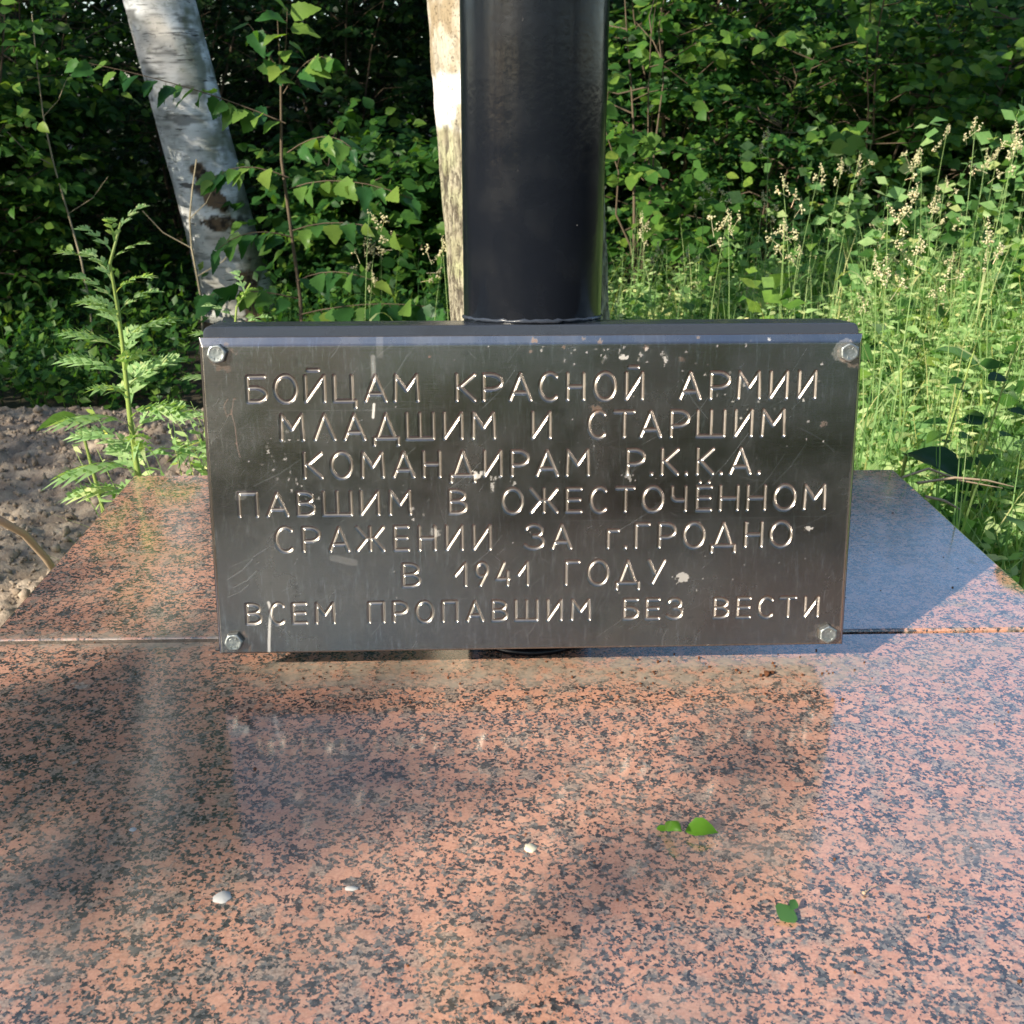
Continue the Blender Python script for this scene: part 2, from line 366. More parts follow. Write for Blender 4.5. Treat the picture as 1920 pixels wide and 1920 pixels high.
# ================================================================== granite slabs
def bevel_box(name, a, b, mat, parent, bev=.004, seg=2):
    bm = bmesh.new(); bmesh.ops.create_cube(bm, size=1)
    for v in bm.verts:
        v.co = Vector([(a[i] + b[i]) / 2 + v.co[i] * (b[i] - a[i]) for i in range(3)])
    if bev: bmesh.ops.bevel(bm, geom=bm.edges[:], offset=bev, segments=seg, affect='EDGES', profile=.5)
    me = bpy.data.meshes.new(name); bm.to_mesh(me); bm.free(); me.materials.append(mat)
    me.polygons.foreach_set('use_smooth', [False] * len(me.polygons))
    return ob(name, me, parent)
pl = empty('granite_plinth', (0, 0, GZ))
tag(pl, 'polished red granite plinth of two slabs under the steel plaque', 'plinth')
def child_abs(o): o.location = Vector(o.location) - Vector((0, 0, GZ)); return o
XL, XR, YB, YJ = -.5687, .5767, .533, -.0096
child_abs(bevel_box('granite_slab', (XL, YJ + .004, -.04), (XR, YB, 0), M['granite'], pl, .0025))
child_abs(bevel_box('granite_slab', (XL, -1.45, -.04), (XR, YJ - .004, 0), M['granite'], pl, .0025))
bm_ = MB(); bm_.box((XL + .001, YJ - .0038, -.03), (-.20, YJ + .0038, -.0012)); child_abs(bm_.build('joint_fill', M['mortar'], pl, smooth=False))
bm_ = MB(); bm_.box((-.2, YJ - .0038, -.036), (XR - .001, YJ + .0038, -.014)); child_abs(bm_.build('joint_fill', M['darkbark'], pl, smooth=False))  # no mortar here: dark strip standing in for shade in the open joint
bev = (XL + .025, -1.42), (XR - .025, YB - .025)
bm_ = MB(); bm_.box((bev[0][0], bev[0][1], GZ - .1), (bev[1][0], bev[1][1], -.0405)); child_abs(bm_.build('plinth_body', M['concrete'], pl, smooth=False))

# ================================================================== post, box and plaque
post = empty('memorial_post', (0, 0, 0))
tag(post, 'black painted steel post carrying an engraved steel plaque', 'memorial')
mb = MB(); k = 96; zs = [0.0, .01, .3, .34, .36, .6, 1.0, 1.8, 2.9]
RP = .0664; PY = .014
V = []; Q = []
for i, z in enumerate(zs):
    for j in range(k):
        t = 2 * math.pi * j / k; V.append((RP * math.cos(t), PY + RP * math.sin(t), z))
for i in range(len(zs) - 1):
    for j in range(k): Q.append((i * k + j, i * k + (j + 1) % k, (i + 1) * k + (j + 1) % k, (i + 1) * k + j))
c = len(V); V.append((0, PY, 2.9)); T = [((len(zs) - 1) * k + j, (len(zs) - 1) * k + (j + 1) % k, c) for j in range(k)]
mb.add(V, Q, T); mb.build('post', M['paint'], post)
mb = MB(); ring = []
for j in range(49):
    t = 2 * math.pi * j / 48; ring.append((math.cos(t) * (RP + .001), PY + math.sin(t) * (RP + .001), .003))
mb.tube(ring, .004, 6); mb.build('weld_bead', M['paint'], post)

TAU, PHI = .1311, .0075
ex = Vector((math.cos(PHI), math.sin(PHI), 0)); nn = Vector((-math.sin(PHI), math.cos(PHI), 0))
ey = Vector((0, 0, math.cos(TAU))) + nn * math.sin(TAU); en = ex.cross(ey)          # en points to the camera side
PO = Vector((-.0015, -.1045, .0322))
def frame_obj(name, me, parent):
    o = ob(name, me, parent)
    m = Matrix.Identity(4)
    for i in range(3): m[i][0] = ex[i]; m[i][1] = -en[i]; m[i][2] = ey[i]; m[i][3] = PO[i]
    o.matrix_local = m
    return o
PW, PH = .6053, .3012
# backing box: rounded rectangle rings, local x along, y to the back, z up the plate
def rrect(w0, w1, h0, h1, rad, yb, k=6):
    pts = []
    for cx, cz, a0 in ((w1 - rad, h1 - rad, 0), (w0 + rad, h1 - rad, 90), (w0 + rad, h0 + rad, 180), (w1 - rad, h0 + rad, 270)):
        for i in range(k + 1):
            t = R(a0 + 90 * i / k); pts.append((cx + rad * math.cos(t), yb, cz + rad * math.sin(t)))
    return pts
def lid(rings, name, mat, parent):
    mb = MB(); V = [p for r in rings for p in r]; n = len(rings[0])
    Q = [(i * n + j, i * n + (j + 1) % n, (i + 1) * n + (j + 1) % n, (i + 1) * n + j) for i in range(len(rings) - 1) for j in range(n)]
    c0 = len(V); V.append(tuple(np.mean(rings[0], 0))); c1 = len(V); V.append(tuple(np.mean(rings[-1], 0)))
    T = [(j, c0, (j + 1) % n) for j in range(n)] + [((len(rings) - 1) * n + j, (len(rings) - 1) * n + (j + 1) % n, c1) for j in range(n)]
    mb.add(V, Q, T); return frame_obj(name, mb.mesh(name, mat, False), parent)
hw = PW / 2 - .001
rings = [rrect(-hw + .006, hw - .006, .008, PH - .004, .006, .0092), rrect(-hw + .0015, hw - .0015, .006, PH + .001, .006, .0096)]
for yy_, up_ in ((.0100, .0012), (.0104, .0078), (.0110, .0088), (.0122, .0093)):
    rings.append(rrect(-hw + .0016, hw - .0010, .005, PH + up_, .0055, yy_))
rings += [rrect(-hw, hw, .005, PH + .0096, .0055, .035), rrect(-hw, hw, .005, PH + .0098, .0055, .072), rrect(-hw + .002, hw - .002, .008, PH + .0078, .009, .076), rrect(-hw + .006, hw - .006, .012, PH + .004, .008, .078)]
box = lid(rings, 'backing_box', M['boxpaint'], post)
# weld fillet where the post passes the box top
mb = MB(); P = []; rr = []
for j in range(41):
    t = R(180 + 180 * j / 40); x_, y_ = math.cos(t) * (RP + .0002), PY + math.sin(t) * (RP + .0002)
    P.append((x_, y_, .3412 - (y_ + .05) * .11 + .0012 * mn.noise(Vector((x_ * 160, y_ * 160, 2))))); rr.append(.0018 + .0014 * mn.noise(Vector((x_ * 220, 3, y_ * 90))))
mb.tube(P, rr, 8); mb.build('weld_bead', M['boxpaint'], post)

# ---- the engraved inscription: letter, left, right, bottom, top in mm on the plaque
LET = [
  'Б -260.8 -244.4 243.2 266.0, О -236.2 -216.9 243.2 266.1, Й -208.7 -191.7 243.2 266.1, Ц -182.5 -163.6 243.2 266.1, А -154.4 -135.9 243.2 266.2, М -127.6 -106.7 243.2 266.2, К -71.1 -54.9 243.1 266.3, Р -46.6 -30.0 243.1 266.3, А -22.1 -3.5 243.1 266.3, С 5.3 21.0 243.1 266.4, Н 30.4 45.2 243.1 266.4, О 55.5 74.2 243.1 266.4, Й 84.6 99.4 243.1 266.5, А 134.5 152.9 243.0 266.5, Р 162.8 179.7 243.0 266.6, М 188.6 208.0 243.0 266.6, И 218.5 233.4 243.0 266.6, И 244.9 259.9 243.0 266.7',
  'М -232.6 -212.7 208.1 230.8, Л -201.9 -183.9 208.1 230.8, А -174.6 -156.5 208.0 230.8, Д -147.7 -125.6 208.0 230.9, Ш -117.3 -93.2 208.0 230.9, И -82.9 -67.2 208.0 230.9, М -56.8 -37.1 208.0 231.0, И -1.5 14.3 207.9 231.0, С 50.5 65.9 207.9 231.1, Т 74.3 92.2 207.9 231.1, А 98.7 117.2 207.9 231.2, Р 127.1 143.1 207.8 231.2, Ш 151.6 176.6 207.8 231.2, И 187.1 202.1 207.8 231.3, М 212.2 232.8 207.8 231.3',
  'К -212.8 -197.1 172.4 195.0, О -187.7 -169.5 172.4 195.0, М -159.6 -140.4 172.4 195.0, А -130.5 -112.2 172.4 195.1, Н -102.8 -88.0 172.3 195.1, Д -77.6 -55.7 172.3 195.1, И -46.3 -31.4 172.3 195.2, Р -20.9 -6.0 172.3 195.2, А 2.5 21.4 172.2 195.2, М 30.4 50.4 172.2 195.3, Р 87.0 102.5 172.2 195.3, . 110.6 109.0 172.1 195.3, К 119.6 134.2 172.1 195.3, . 143.2 141.7 172.1 195.4, К 152.8 167.4 172.1 195.4, . 176.0 174.5 172.1 195.4, А 184.0 202.7 172.1 195.4, . 211.8 210.3 172.1 195.4',
  'П -274.7 -258.4 136.6 158.0, А -248.5 -230.3 136.7 158.0, В -220.4 -205.5 136.7 158.1, Ш -196.6 -171.3 136.7 158.2, И -161.8 -145.9 136.8 158.3, М -135.0 -116.1 136.8 158.4, В -79.1 -64.1 136.9 158.5, О -29.6 -11.5 136.9 158.7, Ж -3.0 21.1 137.0 158.8, Е 30.7 43.8 137.0 158.8, С 53.3 68.0 137.0 158.9, Т 77.6 93.7 137.1 159.0, О 102.3 121.0 137.1 159.0, Ч 130.1 142.8 137.1 159.1, Ё 153.5 166.7 137.2 159.2, Н 175.8 192.1 137.2 159.3, Н 201.7 218.0 137.2 159.3, О 227.2 246.6 137.2 159.4, М 255.8 275.2 137.3 159.5',
  'С -242.4 -226.9 102.3 124.4, Р -217.0 -202.0 102.2 124.4, А -192.0 -175.0 102.1 124.3, Ж -166.5 -142.0 102.1 124.3, Е -131.4 -118.9 102.0 124.3, Н -108.3 -93.8 101.9 124.2, И -82.7 -68.1 101.9 124.2, И -57.0 -41.9 101.8 124.1, З -7.5 8.7 101.7 124.1, А 17.3 34.5 101.6 124.0, г 70.0 79.7 101.5 123.9, . 87.3 85.8 101.5 123.9, Г 96.5 108.7 101.5 123.9, Р 118.9 133.7 101.4 123.9, О 142.4 161.3 101.3 123.8, Д 169.0 191.0 101.3 123.8, Н 201.2 216.6 101.2 123.7, О 225.4 244.9 101.1 123.7',
  'В -124.3 -109.1 66.0 87.6, 1 -75.2 -65.0 66.0 87.7, 9 -54.9 -44.7 66.0 87.7, 4 -35.6 -24.4 65.9 87.8, 1 -15.2 -6.0 65.9 87.8, Г 30.2 42.5 65.9 87.9, О 51.7 70.1 65.8 87.9, Д 78.8 99.8 65.8 88.0, У 109.6 124.5 65.8 88.0',
  'В -273.7 -260.6 31.1 50.2, С -251.0 -238.4 31.1 50.2, Е -229.8 -217.6 31.0 50.2, М -208.0 -191.3 31.0 50.1, П -157.8 -144.0 30.9 50.0, Р -134.4 -121.6 30.9 50.0, О -112.5 -97.2 30.8 49.9, П -87.5 -74.2 30.8 49.9, А -64.0 -49.6 30.8 49.8, В -39.9 -26.6 30.7 49.8, Ш -17.9 2.7 30.7 49.7, И 13.0 25.8 30.6 49.6, М 36.1 53.1 30.6 49.6, Б 86.6 99.6 30.5 49.5, Е 108.3 120.2 30.5 49.4, З 129.6 142.5 30.4 49.4, В 174.2 187.2 30.3 49.3, Е 196.5 208.5 30.3 49.3, С 217.3 230.9 30.3 49.2, Т 238.7 252.8 30.2 49.2, И 262.2 274.8 30.2 49.1',
]
def arc(cx, cy, rx, ry, a0, a1, k=20):
    return [(cx + rx * math.cos(R(a0 + (a1 - a0) * i / k)), cy + ry * math.sin(R(a0 + (a1 - a0) * i / k))) for i in range(k + 1)]
def bowl(y0, y1, x1=1., x0=0.):
    ym = (y0 + y1) / 2; rx = min(x1 - x0, .62); return [(x0, y0), (x1 - rx, y0)] + arc(x1 - rx, ym, rx, (y1 - y0) / 2, -90, 90) + [(x0, y1)]
G = {
 'А': [[(0, 0), (.5, 1), (1, 0)], [(.13, .27), (.87, .27)]],
 'Б': [[(.95, 1), (0, 1), (0, 0)], bowl(0, .56)],
 'В': [[(0, 0), (0, 1)], bowl(.53, 1, .92), bowl(0, .53)],
 'Г': [[(0, 0), (0, 1), (1, 1)]],
 'г': [[(0, 0), (0, .74), (1, .74)]],
 'Д': [[(0, -.24), (0, .03), (1, .03), (1, -.24)], [(.14, .03), (.5, 1), (.86, .03)]],
 'Е': [[(1, 1), (0, 1), (0, 0), (1, 0)], [(0, .52), (.92, .52)]],
 'Ё': [[(1, 1), (0, 1), (0, 0), (1, 0)], [(0, .52), (.92, .52)], [(.18, 1.21), (.18, 1.22)], [(.82, 1.21), (.82, 1.22)]],
 'Ж': [[(.5, 0), (.5, 1)], [(0, 1), (.36, .5), (0, 0)], [(1, 1), (.64, .5), (1, 0)], [(.36, .5), (.64, .5)]],
 'З': [[(0, .85)] + arc(.42, .76, .48, .24, 150, -90), arc(.42, .27, .56, .27, 90, -150)],
 'И': [[(0, 1), (0, 0), (1, 1), (1, 0)]],
 'Й': [[(0, 1), (0, 0), (1, 1), (1, 0)], [(.18, 1.24), (.72, 1.24)]],
 'К': [[(0, 0), (0, 1)], [(1, 1), (.2, .53), (1, 0)], [(0, .53), (.2, .53)]],
 'Л': [[(0, 0), (.5, 1), (1, 0)]],
 'М': [[(0, 0), (.04, 1), (.5, .42), (.96, 1), (1, 0)]],
 'Н': [[(0, 0), (0, 1)], [(1, 0), (1, 1)], [(0, .5), (1, .5)]],
 'О': [arc(.5, .5, .5, .53, 0, 360, 40)],
 'П': [[(0, 0), (0, 1), (1, 1), (1, 0)]],
 'Р': [[(0, 0), (0, 1)], bowl(.42, 1)],
 'С': [arc(.56, .5, .56, .53, 48, 312, 34)],
 'Т': [[(0, 1), (1, 1)], [(.5, 1), (.5, 0)]],
 'У': [[(0, 1), (.42, .42)], [(1, 1), (.25, 0)]],
 'Ц': [[(0, 1), (0, 0), (1, 0), (1, -.24)], [(.84, 1), (.84, 0)]],
 'Ч': [[(0, 1), (0, .68)] + arc(.42, .68, .42, .25, 180, 270) + [(1, .43)], [(1, 1), (1, 0)]],
 'Ш': [[(0, 1), (0, 0), (1, 0), (1, 1)], [(.5, 1), (.5, 0)]],
 '1': [[(0, .45), (.95, 1), (.95, 0)]],
 '9': [arc(.5, .7, .5, .31, 0, 360, 30), [(.98, .62), (.35, 0)]],
 '4': [[(.62, 1), (0, .28), (1, .28)], [(.9, .60), (.9, 0)]],
 '.': [[(.5, .0), (.5, .02)]],
}
DX = .0007
NX, NZ = int(PW / DX) + 1, int(PH / DX) + 1
gx = np.linspace(-PW / 2, PW / 2, NX); gz = np.linspace(0, PH, NZ)
depth = np.zeros((NZ, NX)); ident = np.full((NZ, NX), -1)
def seg_dist(px, pz, a, b):
    ax, az = a; bx, bz = b; dx, dz = bx - ax, bz - az; L2 = dx * dx + dz * dz
    t = np.clip(((px - ax) * dx + (pz - az) * dz) / (L2 if L2 > 0 else 1), 0, 1)
    return np.hypot(px - ax - t * dx, pz - az - t * dz)
RW = .00166; li = 0
letters = []
for line in LET:
    for tok in line.split(', '):
        ch, x0, x1, z0, z1 = tok.split(); x0, x1, z0, z1 = [float(v) / 1000 for v in (x0, x1, z0, z1)]
        if ch == '.': x0 = x1 = (x0 + x1) / 2
        polys = [[(x0 + (x1 - x0) * u, z0 + (z1 - z0) * v) for u, v in s] for s in G[ch]]
        xa = min(p[0] for s in polys for p in s) - .004; xb = max(p[0] for s in polys for p in s) + .004
        za = min(p[1] for s in polys for p in s) - .004; zb = max(p[1] for s in polys for p in s) + .004
        i0, i1 = np.searchsorted(gx, [xa, xb]); j0, j1 = np.searchsorted(gz, [za, zb])
        px, pz = np.meshgrid(gx[i0:i1], gz[j0:j1]); D = np.full(px.shape, 9.)
        for s in polys:
            for a, b in zip(s[:-1], s[1:]): D = np.minimum(D, seg_dist(px, pz, a, b))
        rw = RW * (.92 if ch != '.' else 1.05)
        g = np.clip(1 - (D / rw) ** 2, 0, 1)
        depth[j0:j1, i0:i1] = np.maximum(depth[j0:j1, i0:i1], g)
        sub = ident[j0:j1, i0:i1]; sub[D < rw + DX * .8] = li
        letters.append(ch); li += 1
# marks: scratches and painted edge sheen (R), rust (G), white spatter (B), engraved (A)
r_ = np.random.default_rng(12)
scr_sheen = np.zeros((NZ, NX)); rust = np.zeros((NZ, NX)); wht = np.zeros((NZ, NX))
def stroke(A, pts, wd, val):
    xa = min(p[0] for p in pts) - .003; xb = max(p[0] for p in pts) + .003; za = min(p[1] for p in pts) - .003; zb = max(p[1] for p in pts) + .003
    i0, i1 = np.searchsorted(gx, [xa, xb]); j0, j1 = np.searchsorted(gz, [za, zb])
    if i1 <= i0 or j1 <= j0: return
    px, pz = np.meshgrid(gx[i0:i1], gz[j0:j1]); D = np.full(px.shape, 9.)
    for a, b in zip(pts[:-1], pts[1:]): D = np.minimum(D, seg_dist(px, pz, a, b))
    A[j0:j1, i0:i1] = np.maximum(A[j0:j1, i0:i1], val * np.clip(1 - (D - wd) / DX, 0, 1))
for i in range(1100):
    x_, z_ = r_.uniform(-.3, .3), r_.uniform(0, .3); a = R(r_.normal(52, 12)) if r_.random() < .62 else r_.uniform(0, math.pi)
    L = r_.gamma(1.5, .007); v = r_.uniform(.05, .26) * (1 if r_.random() < .88 else 2.2); b = r_.normal(0, .06) * L
    m_ = (x_ + L * math.cos(a) / 2 - b * math.sin(a), z_ + L * math.sin(a) / 2 + b * math.cos(a))
    stroke(scr_sheen, [(x_, z_), m_, (x_ + L * math.cos(a), z_ + L * math.sin(a))], r_.uniform(-.0004, -.0001), min(v, .8))
for (x_, z_, x2, z2, v) in ((-.018, .27, -.048, .235, .6), (.20, .21, .155, .155, .75), (.125, .15, .08, .118, .6), (-.145, .245, -.115, .285, .5), (-.26, .165, -.215, .19, .5),
        (-.29, .075, -.265, .095, .9), (-.285, .067, -.262, .083, .8), (-.29, .058, -.27, .07, .7), (-.285, .088, -.25, .106, .5), (.235, .19, .205, .15, .5), (.255, .20, .225, .16, .5),
        (-.08, .16, -.05, .185, .5), (-.06, .085, -.03, .115, .6), (.24, .115, .285, .135, .4), (.06, .012, .10, .045, .4), (.29, .13, .0, .128, .3), (-.25, .235, -.08, .236, .25), (.14, .22, .165, .25, .5), (.1, .2, .14, .226, .5)):
    stroke(scr_sheen, [(x_, z_), ((x_ + x2) / 2 + .002, (z_ + z2) / 2 - .001), (x2, z2)], -.00015, v * .8)
def spot(A, x_, z_, s, val, seed, elong=1.):
    i0, i1 = np.searchsorted(gx, [x_ - 3 * s, x_ + 3 * s]); j0, j1 = np.searchsorted(gz, [z_ - 3 * s * elong, z_ + 3 * s * elong])
    if i1 <= i0 or j1 <= j0: return
    px, pz = np.meshgrid(gx[i0:i1], gz[j0:j1]); nz_ = fbm(np.stack([px.ravel() * 2.2 / s, pz.ravel() * 2.2 / s, px.ravel() * 0 + seed], 1), 3, seed).reshape(px.shape)
    D = np.hypot(px - x_, (pz - z_) / elong) / s + (nz_ - .5) * 2.2
    A[j0:j1, i0:i1] = np.maximum(A[j0:j1, i0:i1], val * np.clip((1 - D) / .25, 0, 1))
sd = 100
for (cx_, cz_, sx_, sz_, n, s) in ((-.235, .200, .022, .018, 16, .0018), (-.225, .160, .02, .015, 12, .0018), (.08, .284, .05, .008, 22, .0018), (.05, .29, .16, .004, 14, .0014), (.0, .15, .28, .14, 60, .0009),
        (-.11, .14, .01, .01, 5, .0022), (.17, .268, .03, .006, 7, .0018), (.19, .24, .02, .012, 8, .0018), (.26, .24, .02, .03, 6, .0016), (-.04, .165, .012, .006, 9, .0025), (.15, .085, .1, .05, 10, .0012)):
    for i in range(n):
        sd += 1; spot(wht, r_.normal(cx_, sx_ / 1.6), np.clip(r_.normal(cz_, sz_ / 1.6), .002, PH - .002), s * r_.uniform(.3, .9), r_.uniform(.15, .5), sd, r_.uniform(.7, 1.6))
spot(wht, .082, .281, .0045, .6, 7, .5); spot(wht, .120, .279, .0018, .5, 8, 2.6); spot(wht, .1415, .0715, .0062, .45, 9); spot(wht, -.0925, .118, .004, .3, 10); spot(wht, .262, .118, .0035, .5, 17, .6)
spot(wht, .088, .170, .006, .3, 19, .7); spot(wht, -.053, .1735, .006, .6, 18, .6)
stroke(wht, [(-.2525, .052), (-.2505, .044), (-.2525, .030), (-.254, .012), (-.2545, .001)], .0010, .55); stroke(wht, [(-.1465, .283), (-.1462, .262)], .0018, .22); stroke(wht, [(-.1468, .240), (-.148, .228)], .0009, .7)
stroke(wht, [(-.275, .155), (-.27, .158)], .005, .12); stroke(wht, [(-.19, .095), (-.17, .09)], .003, .1); stroke(wht, [(-.14, .30), (-.14, .285)], .003, .1)
for (x_, z_, s, v) in ((.0, .297, .0032, .95), (.027, .291, .0022, .7), (.1025, .290, .0030, .7), (-.0035, .287, .0020, .7), (.06, .296, .0028, .8), (-.152, .2445, .0012, .9), (.0575, .2345, .0052, .62), (-.095, .283, .0018, .8), (.27, .218, .004, .5), (.135, .279, .003, .4), (-.273, .246, .0012, .7), (-.277, .232, .0010, .8), (-.274, .205, .0012, .8), (.045, .298, .002, .7), (.15, .2985, .002, .6)):
    sd += 1; spot(rust, x_, z_, s * .8, v * .62, sd)
stroke(rust, [(-.279, .246), (-.283, .240), (-.281, .230), (-.276, .234), (-.274, .246)], .0001, .35); stroke(rust, [(-.277, .236), (-.274, .22), (-.273, .2), (-.271, .192)], .0001, .4)
for bx, bz in ((-.2857, .2872), (.2889, .2847), (-.2865, .0141), (.2854, .0128)):
    sd += 1; spot(rust, bx + .004, bz - .005, .010, .28, sd); spot(wht, bx - .005, bz + .002, .009, .16 if bx > 0 and bz > .1 else .05, sd + 50)
PX, PZ = np.meshgrid(gx, gz)
e_ = np.minimum(np.minimum(PX + PW / 2, PW / 2 - PX) * 1.5, np.minimum(PZ * 2.2, (PH - PZ) / 1.7))       # distance to the edge, chamfer widths per side
chm = np.clip(.0046 - e_, 0, None) * .95
scr_sheen = np.maximum(scr_sheen, np.clip(chm / .0012, 0, 1) * .34); edge_r = np.exp(-e_ / .002) * fbm(np.stack([PX.ravel() * 160, PZ.ravel() * 160, PX.ravel() * 0], 1), 3, 4).reshape(PX.shape)  # chamfer painted paler to stand in for the sky's reflection
rust = np.maximum(rust, np.clip(1 - PZ / .003, 0, 1) * .75); rust = np.maximum(rust, np.clip((PX - .2975) / .002, 0, 1) * np.clip(1.1 - PZ / .2, 0, 1) * .7)
rust = np.maximum(rust, (edge_r > .42) * .35 * (PZ < .25))
YY = chm + depth * .0014 + .0000
V = np.stack([PX.ravel(), YY.ravel(), PZ.ravel()], 1)
Nn = np.stack([np.gradient(YY, gx, axis=1).ravel(), -np.ones(V.shape[0]), np.gradient(YY, gz, axis=0).ravel()], 1); Nn /= np.linalg.norm(Nn, axis=1, keepdims=True)
marks = np.stack([scr_sheen.ravel(), rust.ravel(), wht.ravel(), np.clip(depth.ravel() * 1.6, 0, 1)], 1).astype(np.float32)
FQ = gridq(NX, NZ); fid = ident.ravel()[FQ].max(1)
def sub_mesh(name, faces, extra=None):
    u, inv = np.unique(faces, return_inverse=True)
    me = mesh_np(name, V[u], inv.reshape(-1, 4), M['steel'])
    a = me.color_attributes.new('marks', 'FLOAT_COLOR', 'POINT'); a.data.foreach_set('color', marks[u].ravel())
    me.normals_split_custom_set_from_vertices(Nn[u].tolist())
    return me
plaque = frame_obj('plaque', sub_mesh('plaque', FQ[fid < 0]), post)
plaque['label'] = 'scratched dark steel plate with bevelled edges and a seven line engraved inscription'
order = np.argsort(fid, kind='stable'); fs = fid[order]
b = np.searchsorted(fs, np.arange(li)); b2 = np.searchsorted(fs, np.arange(li), side='right')
for q in range(li):
    o = ob('letter', sub_mesh('letter', FQ[order[b[q]:b2[q]]]), plaque)
# plate rim behind the front skin
mb = MB(); h = PW / 2; y0 = float(chm[0, 0]); rim = []
per = [(-h, 0), (h, 0), (h, PH), (-h, PH)]
yc = .0046 * .95
for d in (yc - .0004, .0088): rim += [(x_, d, z_) for x_, z_ in per]
mb.add(rim, [(i, (i + 1) % 4, 4 + (i + 1) % 4, 4 + i) for i in range(4)] + [(4, 5, 6, 7)])
me = mb.mesh('plate_rim', M['steel'], False); a = me.color_attributes.new('marks', 'FLOAT_COLOR', 'POINT'); a.data.foreach_set('color', [.1, .35, 0, 0] * 8)
ob('plate_rim', me, plaque)
# hex bolts
def bolt(bx, bz, rot, big=1.0):
    mb = MB(); rw, rh = .0092 * big, .0062
    V = []; Q = []; n = 48
    def hexr(t, rr): 
        a = (t % (math.pi / 3)) - math.pi / 6; return rr * math.cos(math.pi / 6) / math.cos(a)
    prof = [('h', 1.0, 0.0), ('h', 1.0, rh * .80), ('m', 1.0, rh * .97), ('c', .80, rh), ('c', .74, rh - .0002), ('c', .40, rh - .0002)]
    for kind, s, y in prof:
        for j in range(n):
            t = 2 * math.pi * j / n; hx = hexr(t, rw)
            rr = hx * s if kind == 'h' else (min(hx, rw * .90) if kind == 'm' else rw * .86 * s)
            V.append((bx + rr * math.cos(t + rot), -y, bz + rr * math.sin(t + rot)))
    for i in range(len(prof) - 1):
        for j in range(n): Q.append((i * n + j, i * n + (j + 1) % n, (i + 1) * n + (j + 1) % n, (i + 1) * n + j))
    c = len(V); V.append((bx, -rh + .0003, bz)); T = [((len(prof) - 1) * n + j, (len(prof) - 1) * n + (j + 1) % n, c) for j in range(n)]
    mb.add(V, Q, T)
    # raised head marks
    for (u0, w0, u1, w1) in ((-.4, .35, -.15, .5), (-.15, .5, 0, .3), (.15, .3, .3, .5), (.3, .5, .45, .32), (-.45, -.45, -.2, -.35), (-.2, -.35, -.25, -.6), (.1, -.4, .3, -.55), (.3, -.55, .42, -.38)):
        mb.tube([(bx + u0 * rw, -rh - .0001, bz + w0 * rw), (bx + u1 * rw, -rh - .0001, bz + w1 * rw)], .00028, 4)
    me = mb.mesh('bolt', M['zinc']); 
    o = ob('bolt', me, plaque)
    me.polygons.foreach_set('use_smooth', [abs(p.normal.y) > .3 for p in me.polygons])
for bx, bz, rt in ((-.2857, .2872, .15), (.2889, .2847, .55), (-.2865, .0141, .1), (.2854, .0128, .5)): bolt(bx, bz, rt)
# ================================================================== debris lying on the granite
def leaf_patch(name, P, mat, parent=None, loc=(0, 0, 0), rz=0, tilt=.38):
    """P: rows of (left, mid, right) points"""
    V = [p for r in P for p in r]; Q = []
    for i in range(len(P) - 1):
        for j in range(2): Q.append((i * 3 + j, i * 3 + j + 1, i * 3 + 4 + j, i * 3 + 3 + j))
    o = ob(name, mesh_np(name, V, Q, mat), parent, loc); o.rotation_euler = (tilt, 0, rz); return o
M['fresh_leaf'] = leafmat('fallen_leaf', (.08, .19, .02), (.10, .24, .02), (.14, .28, .03), rough=.35, trans=.35)
M['fallen2'] = leafmat('fallen_leaf_back', (.05, .13, .04), (.06, .15, .05), (.08, .17, .05), rough=.5, trans=.3)
def blade(Lr, W, lift, fold, n=10, mirror=1):
    rows = []
    for i in range(n + 1):
        t = i / n; w_ = W * math.sin(math.pi * min(1, t ** .75)) * (1 + .06 * math.sin(i * 2.6)); zc = lift(t)
        rows.append([(Lr * t, w_, zc + fold * w_), (Lr * t, 0, zc), (Lr * t, -w_, zc + fold * w_)])
    return rows
lf = empty('curled_leaf', (.1015, -.352, .0015), R(-8)); lf.scale = (1.2, 1.2, 1.5); tag(lf, 'curled bright green leaf lying on the granite, the left of the two green leaves', 'leaf', 'green leaves fallen on the granite')
leaf_patch('leaf_blade', blade(.021, .0062, lambda t: .0015 + .003 * math.sin(t * 3), .35), M['fresh_leaf'], lf, (.002, 0, 0))
leaf_patch('leaf_blade', blade(.017, .0048, lambda t: .003 + .006 * math.sin(t * 2.6), -.8), M['fresh_leaf'], lf, (-.010, .004, .001), R(-50))
leaf_patch('leaf_blade', blade(.009, .0022, lambda t: .001, .3), M['fresh_leaf'], lf, (-.0165, .001, 0), R(8))
lf = empty('folded_leaf', (.158, -.449, .0012), R(22)); tag(lf, 'small dull green leaf with a torn notch, lying lower right of the bright green one', 'leaf', 'green leaves fallen on the granite')
leaf_patch('leaf_blade', blade(.0155, .0085, lambda t: .001 + .0025 * t, .30), M['fallen2'], lf, (-.0065, -.001, 0), R(28))
leaf_patch('leaf_blade', blade(.010, .0035, lambda t: .003 + .002 * t, .5), M['fallen2'], lf, (.004, .003, .001), R(40))
M['flake'] = simple('paint_flake', (.44, .43, .40), .85, spec=.2); M['flake2'] = simple('cream_flake', (.62, .56, .40), .8)
